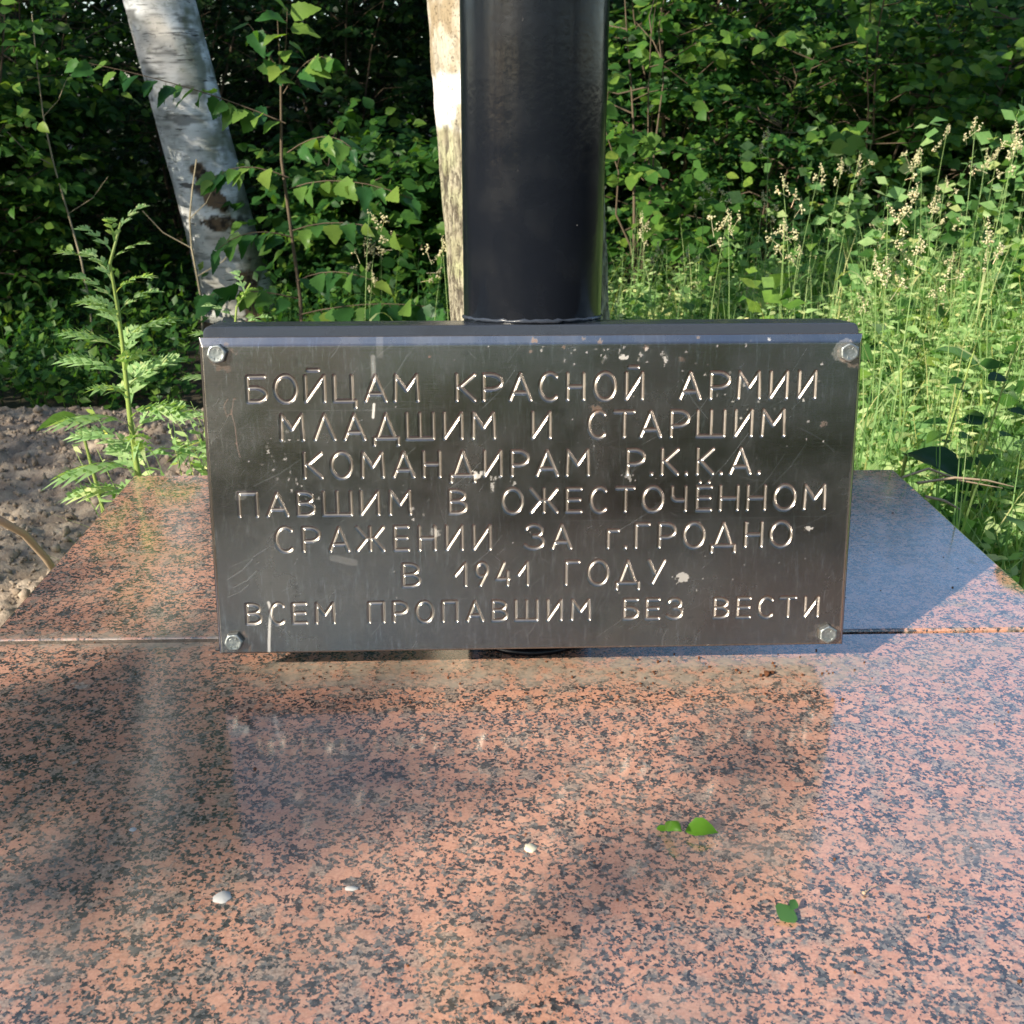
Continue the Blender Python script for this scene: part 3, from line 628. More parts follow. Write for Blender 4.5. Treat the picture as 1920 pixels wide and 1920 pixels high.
def flake(x, y, s, mat, label, el=1., seed=0, name='paint_flake'):
    r = np.random.default_rng(seed); n = 20; V = [(0, 0, .0008)]
    for j in range(n):
        t = 2 * math.pi * j / n; q = s * r.uniform(.84, 1.08); V.append((q * math.cos(t) * el, q * math.sin(t), .0005 + .0004 * r.random()))
    V2 = [(a, b, 0.0) for a, b, c in V[1:]]
    T = [(0, 1 + j, 1 + (j + 1) % n) for j in range(n)]; Q = [(1 + j, 1 + n + j, 1 + n + (j + 1) % n, 1 + (j + 1) % n) for j in range(n)]
    o = ob(name, mesh_np(name, V + V2, [np.array(Q), np.array(T)], mat, True), None, (x, y, .0002)); o.scale = (.8, .8, .45); tag(o, label, 'flake', 'flakes lying on the granite')
flake(-.2385, -.4155, .0085, M['flake'], 'largest white paint flake, on the granite at the lower left', 1, 1)
flake(-.3247, -.3345, .0035, M['flake'], 'tiny white flake at the far left of the granite, above the largest flake', 1, 2)
flake(-.1475, -.4085, .0034, M['flake'], 'thin pale sliver to the right of the largest white flake', 1.9, 3)
flake(-.0165, -.366, .0068, M['flake2'], 'cream coloured flake in the middle of the granite, left of the bright leaf', .85, 4)
mb = MB(); mb.tube([(0, 0, .001), (.006, .004, .0035), (.012, .006, .003), (.018, .012, .001)], [.0004, .0003, .0003, .0002], 4)
mb.v.append(np.array(blobs(np.array([[-.0006, 0, .0016], [.0008, .001, .0018]]), [.0016, .0013], 3)[0])); mb.t.append(blobs(np.zeros((2, 3)), [1, 1], 3)[1] + mb.n); mb.n += len(mb.v[-1])
tag(mb.build('dried_flower', M['dead'], None, (.2205, -.4255, .0004)), 'dried brown flower head with a thin bent stalk, right part of the granite', 'dried flower')
r_ = np.random.default_rng(9); n = 90
P = np.stack([r_.uniform(-.25, .34, n), -.10 + r_.normal(0, .022, n), np.full(n, .0012)], 1); sz = r_.uniform(.0004, .0016, n); P[:, 2] = sz * .7
P2 = np.stack([r_.uniform(-.55, .56, 420), r_.uniform(-.56, .5, 420), np.full(420, .0003)], 1)
V, T = blobs(np.concatenate([P, P2, [[.228, -.103, .0025], [.234, -.100, .002], [.222, -.105, .0018], [.24, -.086, .0015], [-.20, .21, .001]]]), list(sz) + list(r_.gamma(2, .00022, 420) + .0002) + [.0036, .0028, .0024, .002, .0025], 8)
M['crumb'] = earth('rust_crumb', (.08, .03, .015), (.28, .11, .05), (.12, .05, .025), 300)
tag(ob('rust_crumbs', mesh_np('rust_crumbs', V, T, M['crumb'])), kind='stuff')

# ================================================================== birches
def trunk(name, label, cx, cy, base, r0, r1, H, lean, mat, paint, seed, group=None, nt=110, nz=300, amp=.006):
    root = empty(name, (cx, cy, base)); tag(root, label, 'tree', group)
    t = np.linspace(0, 2 * math.pi, nt, endpoint=False); z = np.concatenate([np.linspace(0, min(H, 2.6), nz), np.linspace(min(H, 2.6), H, 14)[1:]]); nzz = len(z)
    Tt, Z = np.meshgrid(t, z); rad = r1 + (r0 - r1) * (1 - Z / H) + .35 * r0 * np.exp(-Z / .12)
    P = np.stack([np.cos(Tt).ravel() * rad.ravel(), np.sin(Tt).ravel() * rad.ravel(), Z.ravel()], 1)
    col, dis = paint(P, Tt.ravel(), Z.ravel(), rad.ravel())
    rr = rad.ravel() + dis
    xx = np.cos(Tt).ravel() * rr + lean(Z.ravel())[0]; yy = np.sin(Tt).ravel() * rr + lean(Z.ravel())[1]
    i, j = np.meshgrid(np.arange(nt), np.arange(nzz - 1)); a = (j * nt + i).ravel(); b = (j * nt + (i + 1) % nt).ravel()
    me = mesh_np('trunk', np.stack([xx, yy, Z.ravel()], 1), np.stack([a, b, b + nt, a + nt], 1), mat)
    ca = me.color_attributes.new('bark', 'FLOAT_COLOR', 'POINT'); ca.data.foreach_set('color', np.concatenate([col, np.ones((len(col), 1))], 1).astype(np.float32).ravel())
    ob('trunk', me, root); return root
def mixc(a, b, f): return a * (1 - f[:, None]) + np.asarray(b)[None] * f[:, None]
def paint_white(P, T, Z, rad):
    col = np.tile(np.array([[.72, .73, .73]]), (len(P), 1))
    col = mixc(col, (.38, .39, .38), sstep(.4, .62, fbm(P * 16, 5, 1)) * .8)
    col = mixc(col, (.60, .52, .44), sstep(.52, .7, fbm(P * 5, 3, 9)) * .5)
    st = P * np.array([7, 7, 62]); lent = sstep(.55, .64, fbm(st, 3, 2)) * sstep(.36, .55, fbm(P * np.array([9, 9, 14]), 2, 3))
    bands = sstep(.58, .64, fbm(P * np.array([3.5, 3.5, 22]), 3, 4)) * sstep(.45, .62, fbm(P * 16, 3, 6))
    col = mixc(col, (.06, .06, .055), np.maximum(lent * .7, bands * .95))
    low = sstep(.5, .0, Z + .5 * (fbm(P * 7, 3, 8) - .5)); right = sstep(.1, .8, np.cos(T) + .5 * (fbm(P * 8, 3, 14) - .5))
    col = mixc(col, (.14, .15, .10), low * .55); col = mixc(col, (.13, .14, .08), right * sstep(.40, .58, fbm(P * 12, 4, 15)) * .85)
    # the broken dark patch of old bark facing the viewer
    dT = ((T - R(-72) + math.pi) % (2 * math.pi) - math.pi) * rad; s0 = fbm(P * 38, 4, 21) - .5; s1 = fbm(P * 14, 3, 22) - .5
    pd = np.hypot(dT / .055, (Z - .57) / .085) + s0 * 1.5 + s1 * 1.3
    pd2 = np.hypot((dT + .035) / .04, (Z - .66) / .035) + s0 * 1.8; pd3 = np.hypot((dT - .00) / .075, (Z - .45) / .03) + s0 * 1.9
    patch = sstep(1.0, .86, np.minimum(np.minimum(pd, pd2), pd3))
    bot = sstep(1.0, .85, np.hypot((dT - .05) / .06, (Z - .02) / .26) + s1 * 2 + s0 * 1.4)
    patch = np.maximum(patch, bot)
    col = mixc(col, (.13, .085, .05), patch); col = mixc(col, (.03, .022, .016), patch * sstep(.5, .62, fbm(P * 60, 3, 23)))
    dis = .004 * (fbm(P * 10, 3, 30) - .5) + patch * (.008 * fbm(P * 55, 3, 24) - .001) + .0012 * (fbm(P * np.array([20, 20, 60]), 3, 31) - .5) - lent * .0015
    rim = np.clip(1 - np.abs(np.minimum(pd, pd2) - 1.0) / .08, 0, 1); col = mixc(col, (.55, .50, .42), rim * .5); dis = dis + rim * .003
    return col, dis
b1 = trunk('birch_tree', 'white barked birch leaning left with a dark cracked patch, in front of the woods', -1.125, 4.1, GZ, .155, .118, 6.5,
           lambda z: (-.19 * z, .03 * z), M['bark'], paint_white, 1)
def paint_rough(P, T, Z, rad):
    up = sstep(.75, 1.15, Z + .25 * (fbm(P * 5, 3, 40) - .5))
    fis = fbm(P * np.array([75, 75, 17]), 4, 41); fi = sstep(.50, .36, fis)
    col = np.tile(np.array([[.33, .30, .22]]), (len(P), 1)); col = mixc(col, (.27, .25, .16), sstep(.4, .65, fbm(P * 20, 3, 42)))
    col = mixc(col, (.34, .36, .19), sstep(.52, .68, fbm(P * 11, 3, 43)) * .5)
    hi = np.tile(np.array([[.44, .39, .31]]), (len(P), 1)); hi = mixc(hi, (.28, .22, .14), sstep(.42, .62, fbm(P * np.array([22, 22, 12]), 4, 44)))
    col = col * (1 - up[:, None]) + hi * up[:, None]
    col = mixc(col, (.06, .05, .04), fi * (1 - up * .8) * .9)
    band = sstep(.035, .008, np.abs(Z - .965 + .03 * (fbm(P * 20, 2, 47) - .5)) - .042)
    col = mixc(col, (.62, .61, .59), band * sstep(.30, .45, fbm(P * 18, 3, 45)))
    dis = .010 * (fbm(P * 7, 3, 46) - .5) - fi * .007 * (1 - up * .7) + .004 * (fis - .5)
    return col, dis
b2 = trunk('birch_tree', 'sunlit pale birch with furrowed bark standing right behind the black post', .12, 2.05, GZ, .222, .175, 7,
           lambda z: (-.07 * z + .0 * z, .0 * z), M['bark2'], paint_rough, 2, nt=200, nz=420)

# ================================================================== foliage machinery
def leaf_tpl(n=4, W=.34, fold=.25, droop=.18, shape='ovate'):
    V = []; Q = []
    for i in range(n + 1):
        t = i / n
        if shape == 'ovate': w_ = W * math.sin(math.pi * min(1, t ** .72)) ** .85 if 0 < t < 1 else 0.0
        elif shape == 'rhomb': w_ = [0, .36, .42, .22, .08, 0][min(5, int(round(t * 5)))] if n == 5 else W * (1 - abs(t * 2.4 - 1)) 
        else: w_ = W * math.sin(math.pi * t)
        w_ = max(w_, .012); zc = -droop * t * t
        V += [(t, w_, zc + fold * w_), (t, 0, zc), (t, -w_, zc + fold * w_)]
    for i in range(n):
        for j in range(2): Q.append((i * 3 + j, i * 3 + 3 + j, i * 3 + 4 + j, i * 3 + 1 + j))
    return np.array(V), np.array(Q)
TPL = leaf_tpl(4); TPLR = leaf_tpl(4, .40, .2, .12); TPLF = leaf_tpl(2, .36, .2, .15); TPLB = leaf_tpl(5, .4, .18, .22, 'rhomb'); TPLN = leaf_tpl(3, .19, .2, .3)
def heart_tpl():
    V = []; Q = []; n = 10
    for i in range(n + 1):
        t = i / n; w_ = (.40 * math.sin(math.pi * t ** .56) ** .75 * (1 - .35 * t) * (1 + (.10 if i % 2 else -.06))) if 0 < t < 1 else .01
        for j in range(5):
            s = (j - 2) / -2; V.append((t - (.05 if abs(s) == 1 and t < .2 else 0), w_ * s, -.16 * t * t + .20 * abs(s) ** 1.5 * w_ - .03 * math.sin(t * 9) * abs(s)))
    for i in range(n):
        for j in range(4): Q.append((i * 5 + j, i * 5 + 5 + j, i * 5 + 6 + j, i * 5 + 1 + j))
    return np.array(V), np.array(Q)
TPLB = heart_tpl()
def frames(X, Nr):
    X = X / np.linalg.norm(X, axis=1, keepdims=True); Y = np.cross(Nr, X); Y /= np.linalg.norm(Y, axis=1, keepdims=True) + 1e-9; Z = np.cross(X, Y); return X, Y, Z
def bulk(tpl, P, X, Nr, Sz):
    V, Q = tpl; X, Y, Z = frames(X, Nr); k = len(V); n = len(P)
    rj = np.random.default_rng(n); jy = rj.uniform(.7, 1.2, (n, 1, 1)); jz = rj.uniform(-.2, 2.0, (n, 1, 1))
    W = P[:, None] + Sz[:, None, None] * (V[None, :, :1] * X[:, None] + jy * V[None, :, 1:2] * Y[:, None] + jz * V[None, :, 2:3] * Z[:, None])
    F = Q[None] + (np.arange(n) * k)[:, None, None]
    return W.reshape(-1, 3), F.reshape(-1, 4)
def norm(v): v = np.asarray(v, float); return v / np.linalg.norm(v)
def sprig(r, p, d, L, nl, size, out, tubes=None, facing=(-.35, -.55, .75), rr=.0022):
    """a leafy twig: points along a drooping curve with leaves set alternately"""
    d = norm(d); side = norm(np.cross(d, [0, 0, 1]) + 1e-6)
    ts = (np.arange(nl) + .6) / nl; dr = r.uniform(.05, .35)
    pts = p + d * (ts * L)[:, None] + np.array([0, 0, -1.]) * (dr * L * ts ** 2)[:, None] + r.normal(0, .004, (nl, 3))
    tan = d + np.array([0, 0, -1.]) * (2 * dr * ts)[:, None]
    sg = np.where(np.arange(nl) % 2, 1, -1)[:, None]
    X = tan * .6 + side * sg * r.uniform(.5, 1.1, (nl, 1)) + r.normal(0, .22, (nl, 3)); X[-1] = tan[-1]; X[:, 2] -= .15
    Nr = np.array(facing) * 1.1 + r.normal(0, .42, (nl, 3))
    out[0].append(pts); out[1].append(X); out[2].append(Nr); out[3].append(size * r.uniform(.6, 1.15, nl))
    if tubes is not None:
        q = [p, p + d * L * .5 - np.array([0, 0, dr * L * .25]), pts[-1]]
        tubes.tube(q, [rr, rr * .7, rr * .35], 3)
def view_score(P):
    d = P - np.array([-.052, -1.077, .539]); z = d @ np.array(F_); return z, 960 + 2111 * (d @ np.array(R_)) / z, 960 - 2111 * (d @ np.array(U_)) / z
PIECE = {}
def split_leaves(tpl, tname, out, mat, root, base, nfront, size_hint, fol='foliage', tplfar=None):
    P, X, Nr, Sz = [np.concatenate(o) for o in out]
    z, u, v = view_score(P); px = Sz / np.maximum(z, .1) * 2111
    ok = (u > 0) & (u < 1920) & (v > 0) & (v < 1900) & (z > .5)
    key = np.where(ok, px - z * 3, -1e9); idx = np.argsort(-key)[:nfront]; idx = idx[ok[idx]]
    rest = np.setdiff1d(np.arange(len(P)), idx)
    if len(rest):
        W, Fq = bulk(tplfar or tpl, P[rest], X[rest], Nr[rest], Sz[rest])
        tag(ob(fol, mesh_np(fol, W - base, Fq, mat), root), kind='stuff')
    key = (tname, mat.name)
    if key not in PIECE: PIECE[key] = mesh_np('leaf', tpl[0], tpl[1], mat)
    Xn, Yn, Zn = frames(X[idx], Nr[idx])
    for a in range(len(idx)):
        o = bpy.data.objects.new('leaf', PIECE[key]); COL.objects.link(o); o.parent = root; i = idx[a]; s = Sz[i]
        m = Matrix(((Xn[a][0], Yn[a][0], Zn[a][0]), (Xn[a][1], Yn[a][1], Zn[a][1]), (Xn[a][2], Yn[a][2], Zn[a][2])))
        o.location = P[i] - base; o.rotation_euler = m.to_euler(); o.scale = (s, s * random.uniform(.75, 1.15), s * random.uniform(.3, 1.6))

def shrub(name, label, x, y, H, W, nsprig, size, mat, seed, front=40, stems=6, group='shrubs along the wood edge', tpl=None, tname='ovate', cat='shrub', low=.05, nl=11, far=None):
    r = np.random.default_rng(seed); base = np.array([x, y, float(ground_h(np.array([x]), np.array([y]))[0]) - .03])
    root = empty(name, base); tag(root, label, cat, group); tb = MB(); out = [[], [], [], []]
    ST = []
    for s in range(stems):
        a = r.uniform(0, 2 * math.pi); q = r.uniform(.2, 1) * W; h = H * r.uniform(.6, 1.0)
        c = [np.array([0, 0, 0.]), np.array([math.cos(a) * q * .3, math.sin(a) * q * .3, h * .5]), np.array([math.cos(a) * q, math.sin(a) * q * .8, h])]
        pts = [(1 - t) ** 2 * c[0] + 2 * t * (1 - t) * c[1] + t * t * c[2] + r.normal(0, .012, 3) * (t > 0) for t in np.linspace(0, 1, 8)]
        ST.append(pts); rr = .012 * (H / 2) * r.uniform(.6, 1.2); tb.tube(pts, [rr * (1 - .8 * i / 7) for i in range(8)], 5)
    for i in range(nsprig // 3):
        s = ST[r.integers(len(ST))]; t = r.uniform(.12, 1) ** .8 * 6.99; k = int(t); p0 = s[k] + (s[k + 1] - s[k]) * (t - k)
        a = r.uniform(0, 2 * math.pi); d = norm([math.cos(a), math.sin(a) - .25, r.uniform(-.1, .7)]); L = r.uniform(.25, .75) * W
        p1 = p0 + d * L; p1[2] = max(p1[2], low)
        tb.tube([p0, (p0 + p1) / 2 + r.normal(0, .02, 3), p1], [.004, .003, .0018], 3)
        for j in range(3):
            f = (j + 1) / 3; pp = p0 + (p1 - p0) * f; dd = d + r.normal(0, .55, 3); dd[2] = abs(dd[2]) * .6
            sprig(r, pp + base, dd, r.uniform(.18, .34) * (size / .055) ** .5, nl, size, out, None)
    tb.build('stem', M['twig'], root)
    split_leaves(tpl or TPL, tname, out, mat, root, base, front, size, tplfar=far)
    return root

# ------------------------------------------------------------------ the wood edge behind the post
SH = [
 (-3.7, 5.0, 2.3, .9, 420, .060, 'wood_leaf', 'broad leafy bush at the far left edge of the wood'),
 (-2.75, 5.3, 2.5, .9, 460, .055, 'wood_leaf', 'dense bush left of the leaning birch'),
 (-2.2, 4.4, 1.35, .6, 260, .050, 'wood_leaf', 'low round leaved bush at the left, nearest the sandy soil'),
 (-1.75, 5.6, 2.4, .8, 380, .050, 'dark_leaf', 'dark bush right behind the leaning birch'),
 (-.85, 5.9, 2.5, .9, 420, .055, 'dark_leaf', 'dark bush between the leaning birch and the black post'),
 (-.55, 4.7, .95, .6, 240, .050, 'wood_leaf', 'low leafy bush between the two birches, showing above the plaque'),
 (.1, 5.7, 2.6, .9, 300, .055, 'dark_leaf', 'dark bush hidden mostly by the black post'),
 (.95, 5.1, 2.3, .8, 420, .055, 'wood_leaf', 'bush just right of the black post'),
 (1.65, 5.6, 2.4, .9, 480, .052, 'wood_leaf', 'tall bush right of the post with sunlit leaves'),
 (2.3, 5.3, 1.9, .8, 430, .050, 'wood_leaf', 'sunlit bush in the middle of the right wood edge'),
 (3.0, 5.9, 2.5, .9, 440, .055, 'wood_leaf', 'dark bush behind the tall grass at the right'),
 (1.25, 4.3, 1.15, .5, 260, .050, 'wood_leaf', 'sunlit bush with pointed tips behind the seed heads, nearest the post'),
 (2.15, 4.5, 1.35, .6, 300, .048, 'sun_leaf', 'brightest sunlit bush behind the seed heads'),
 (3.1, 4.6, 1.2, .6, 260, .050, 'wood_leaf', 'half shaded bush behind the tallest seed heads'),
 (-2.5, 3.75, 1.45, .6, 300, .052, 'wood_leaf', 'bush at the left nearest the viewer'),
 (-.50, 4.1, .85, .4, 200, .050, 'wood_leaf', 'small bush at the foot of the leaning birch'),
 (-2.25, 4.6, 1.9, .5, 260, .05, 'wood_leaf', 'bush touching the left side of the leaning birch'),
 (3.8, 5.6, 2.3, .9, 380, .055, 'wood_leaf', 'bush at the far right edge of the wood'),
]
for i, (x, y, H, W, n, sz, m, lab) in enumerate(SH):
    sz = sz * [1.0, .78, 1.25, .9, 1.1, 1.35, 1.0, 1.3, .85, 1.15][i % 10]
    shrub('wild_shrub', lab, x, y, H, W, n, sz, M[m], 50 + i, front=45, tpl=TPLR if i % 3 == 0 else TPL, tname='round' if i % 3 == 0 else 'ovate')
# low undergrowth covering the woodland floor
def undergrowth(n, x0, x1, y0, y1, hmax, size, mat, seed, name='undergrowth', tpl=TPLF, nl=6):
    r = np.random.default_rng(seed); out = [[], [], [], []]; tb = MB()
    xs = r.uniform(x0, x1, n); ys = r.uniform(y0, y1, n); zs = ground_h(xs, ys)
    for x, y, z in zip(xs, ys, zs):
        if 2.6 < y < 4.2 and abs(x + .052 + (y + 1.077) * .222) < .15: continue
        h = hmax * r.uniform(.3, 1); p = np.array([x, y, z]); d = norm([r.normal(0, .3), r.normal(0, .3) - .1, 1]); 
        sprig(r, p, d, h, nl, size, out, tb, rr=.0018)
    W, Q = bulk(tpl, *[np.concatenate(o) for o in out]); Vt = np.concatenate(tb.v); Qt = np.concatenate(tb.q) + len(W)
    me = mesh_np(name, np.concatenate([W, Vt]), [Q, Qt], mat); tag(ob(name, me), kind='stuff')
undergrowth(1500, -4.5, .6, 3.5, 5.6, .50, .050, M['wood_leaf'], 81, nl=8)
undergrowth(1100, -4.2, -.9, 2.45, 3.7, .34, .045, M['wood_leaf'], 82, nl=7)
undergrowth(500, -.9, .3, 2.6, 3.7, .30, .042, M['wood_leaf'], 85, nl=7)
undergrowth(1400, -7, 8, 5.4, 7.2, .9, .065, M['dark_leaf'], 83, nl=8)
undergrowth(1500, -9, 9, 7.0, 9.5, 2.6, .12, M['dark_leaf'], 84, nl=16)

# trees of the wood
def wood_tree(name, label, x, y, H, rad, z0, ncl, size, mat, seed, group, tr=.09, nleaf=34, flat=1.0, sky=1.0):
    r = np.random.default_rng(seed); base = np.array([x, y, GZ]); root = empty(name, base); tag(root, label, 'tree', group)
    tb = MB(); pts = [np.array([0, 0, -.1]) + np.array([r.normal(0, .06), r.normal(0, .06), 1]) * H * t for t in np.linspace(0, .93, 9)]
    pts[0][:2] = 0; tb.tube(pts, [tr * (1 - .85 * i / 8) for i in range(9)], 9); tb.build('trunk', M['darkbark'], root)
    lb = MB(); P = []; X = []; Nn_ = []; Sz = []
    for i in range(ncl):
        f = r.uniform(0, 1) ** .9; h = z0 + (H - z0) * f; prof = math.sin(math.pi * (.18 + .78 * f)) ** .7
        a = r.uniform(0, 2 * math.pi); q = rad * prof * r.uniform(.35, 1.05); c = np.array([math.cos(a) * q, math.sin(a) * q, h])
        tp = pts[min(8, max(0, int((h - q * .4) / (.93 * H) * 8)))]
        if r.random() < .7: lb.tube([tp, (tp + c) / 2 + [0, 0, .12 * q], c], [.02 * tr / .09, .012, .004], 4)
        m = nleaf; s = r.uniform(.22, .42) * rad / 1.6; v = r.normal(0, 1, (m, 3)) * [s, s, s * .55]
        P.append(c + v); dd = v + [0, 0, -.1] + r.normal(0, .1, (m, 3)); X.append(dd); Nn_.append(r.normal(0, .5, (m, 3)) + [-.2, -.4, .9]); Sz.append(size * r.uniform(.6, 1.2, m))
    W, Q = bulk(TPLF, np.concatenate(P), np.concatenate(X), np.concatenate(Nn_), np.concatenate(Sz))
    lb.build('limb', M['darkbark'], root); tag(ob('crown', mesh_np('crown', W, Q, mat), root), kind='stuff')
WT = [(-5.6, 7.0, 7.5, 2.0, .9, 210, 'far left tree of the wood'), (-3.4, 7.6, 8.2, 2.0, .7, 230, 'tall tree behind the bushes left of the leaning birch'),
      (-1.5, 8.0, 8.0, 2.0, .7, 230, 'tall tree behind the leaning birch'), (.5, 8.0, 7.0, 1.9, .5, 210, 'tree straight behind the black post'),
      (2.6, 8.0, 3.5, 1.7, .2, 190, 'lower tree behind the bushes right of the post'), (4.7, 7.6, 3.1, 1.6, .2, 180, 'small tree behind the tall grass at the right'),
      (6.8, 7.2, 3.1, 1.7, .2, 170, 'small tree at the far right of the wood')]
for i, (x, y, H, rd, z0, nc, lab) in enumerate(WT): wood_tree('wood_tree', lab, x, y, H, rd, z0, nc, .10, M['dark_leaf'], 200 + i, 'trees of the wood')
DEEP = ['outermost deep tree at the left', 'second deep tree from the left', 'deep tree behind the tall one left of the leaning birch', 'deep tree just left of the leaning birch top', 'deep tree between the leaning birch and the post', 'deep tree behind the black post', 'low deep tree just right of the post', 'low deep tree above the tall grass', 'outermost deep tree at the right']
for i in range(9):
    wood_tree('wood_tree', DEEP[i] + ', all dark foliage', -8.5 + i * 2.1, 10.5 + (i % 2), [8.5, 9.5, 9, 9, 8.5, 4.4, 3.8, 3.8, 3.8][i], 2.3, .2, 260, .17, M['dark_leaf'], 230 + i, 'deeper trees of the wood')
# crowns of the two birches: thin hanging twigs high above the picture
def birch_crown(root, off, c0, H0, H1, rad, n, seed):
    r = np.random.default_rng(seed); out = [[], [], [], []]; lb = MB(); base = np.array(root.location)
    for i in range(n):
        f = r.random(); h = H0 + (H1 - H0) * f; a = r.uniform(0, 2 * math.pi); q = rad * (1 - .6 * f) * r.uniform(.3, 1); ax = np.array([off[0] * h, off[1] * h, h - .5 * q]); e = np.array([off[0] * h + math.cos(a) * q, off[1] * h + math.sin(a) * q, h + .2])
        lb.tube([ax, (ax + e) / 2 + [0, 0, .15], e], [.016, .010, .004], 4)
        for j in range(9):
            p = ax + (e - ax) * r.uniform(.35, 1) + r.normal(0, .08, 3); sprig(r, p + base, np.array([math.cos(a) * .5, math.sin(a) * .5, -.8]) + r.normal(0, .3, 3), r.uniform(.3, .6), 10, .05, out, None)
    W, Q = bulk(TPLF, *[np.concatenate(o) for o in out]); lb.build('limb', M['darkbark'], root); tag(ob('crown', mesh_np('crown', W - base, Q, M['wood_leaf']), root), kind='stuff')
birch_crown(b1, (-.19, .03), 0, 2.8, 6.4, 1.9, 60, 71)
birch_crown(b2, (-.07, 0), 0, 2.5, 6.8, 2.7, 110, 72)
# trees on the viewer side, out of the picture: they shade the wood edge and dapple the granite
def uq(u, V, q): return (u * .669 - V * .743, -u * .743 - V * .669, q + .5206 * V)
BH = [(-5.7, 6.5, 8.8, 2.0, .8, 300), (-7.8, 6.0, 7.5, 2.2, .8, 220), (-4.4, 7.6, 7.4, 1.1, 3.6, 45), (-2.1, 7.2, 11.2, 1.5, 7.9, 80)]
for i, (u, V_, H, rd, z0, nc) in enumerate(BH):
    x, y, _ = uq(u, V_, 0); wood_tree('roadside_tree', ['leafy tree left of the viewer that shades the leaning birch', 'outermost leafy tree left of the viewer', 'leafy tree with a raised crown left of the viewer', 'tallest bare trunked tree left of the viewer, high crown'][i], x, y, H, rd, z0, nc, .11, M['wood_leaf'], 260 + i, 'trees left of the viewer', nleaf=36)
for i, (x, y, H) in enumerate(((-3.6, -8.5, 7.5), (.6, -8.2, 7), (4.2, -7.5, 7.5), (7.8, -4.5, 7), (-8.5, -6, 3.0))):
    wood_tree('roadside_tree', ['leafy tree behind and left of the viewer', 'leafy tree straight behind the viewer', 'leafy tree behind and right of the viewer', 'leafy tree at the far right behind the viewer', 'low bushy tree at the far left behind the viewer'][i], x, y, H, 2.3, .5, 170 if i < 4 else 60, .13, M['wood_leaf'], 280 + i, 'trees behind the viewer')
undergrowth(1300, -12, 12, -11, -8.6, 3.0, .14, M['wood_leaf'], 86, nl=16, name='unseen_dark_hedge')  # unseen hedge added to keep bright sky out of the slab and plaque reflections
def bough(name, label, u, V_, q, blobs_, seed, tr=.05, lr=1.0):
    """a slender tree whose thin crown is set by (offset across the light, height, radius, leaves)"""
    x, y, _ = uq(u, V_, 0); base = np.array([x, y, GZ]); root = empty(name, base); tag(root, label, 'tree', 'slender trees behind the viewer')
    r = np.random.default_rng(seed); tb = MB(); H = max(b[1] + .5206 * V_ for b in blobs_) - GZ + .2
    pts = [np.array([r.normal(0, .02), r.normal(0, .02), H * t]) for t in np.linspace(0, 1, 8)]; tb.tube(pts, [tr * (1 - .8 * i / 7) for i in range(8)], 8); tb.build('trunk', M['darkbark'], root)
    lb = MB(); out = [[], [], [], []]
    for (du, qq, rad, n) in blobs_:
        c = np.array(uq(u + du, V_, qq)) - base; k = min(7, max(1, int((c[2] - abs(du) * .3) / H * 7)))
        lb.tube([pts[k], (pts[k] + c) / 2 + [0, 0, .1], c], [.016 * lr, .01 * lr, .004], 4)
        for j in range(n):
            v = r.normal(0, rad, 3) * [.7, .7, .5]; sprig(r, c + base + v, r.normal(0, 1, 3) * [1, 1, .3], .08 + rad * .7, 8, .06, out, None)
    W, Q = bulk(TPLF, *[np.concatenate(o) for o in out]); lb.build('limb', M['darkbark'], root); tag(ob('crown', mesh_np('crown', W - base, Q, M['wood_leaf']), root), kind='stuff')
bough('slender_tree', 'slender tree whose leaves shade the sandy soil', -1.9, 5.5, 0, [(.35, .42, .10, 10), (-.1, .12, .2, 30), (.1, -.25, .22, 50), (-.4, -.2, .25, 70), (-.9, -.15, .3, 70), (-.3, -.55, .3, 50), (-1.1, -.6, .4, 60), (-.1, .65, .18, 16), (-1.3, .5, .28, 26), (.97, .38, .08, 10)], 301)
bough('slender_tree', 'slender tree with a loose crown whose leaves dapple the granite', 1.35, 6.5, 0, [(-1.40, -.195, .055, 17), (-1.34, -.155, .04, 9), (-1.47, -.215, .04, 8), (-1.27, -.135, .03, 5), (-1.62, -.16, .04, 4), (-1.02, -.07, .02, 2), (-1.75, -.04, .07, 4), (-.2, .9, .3, 10)], 302, lr=.4)

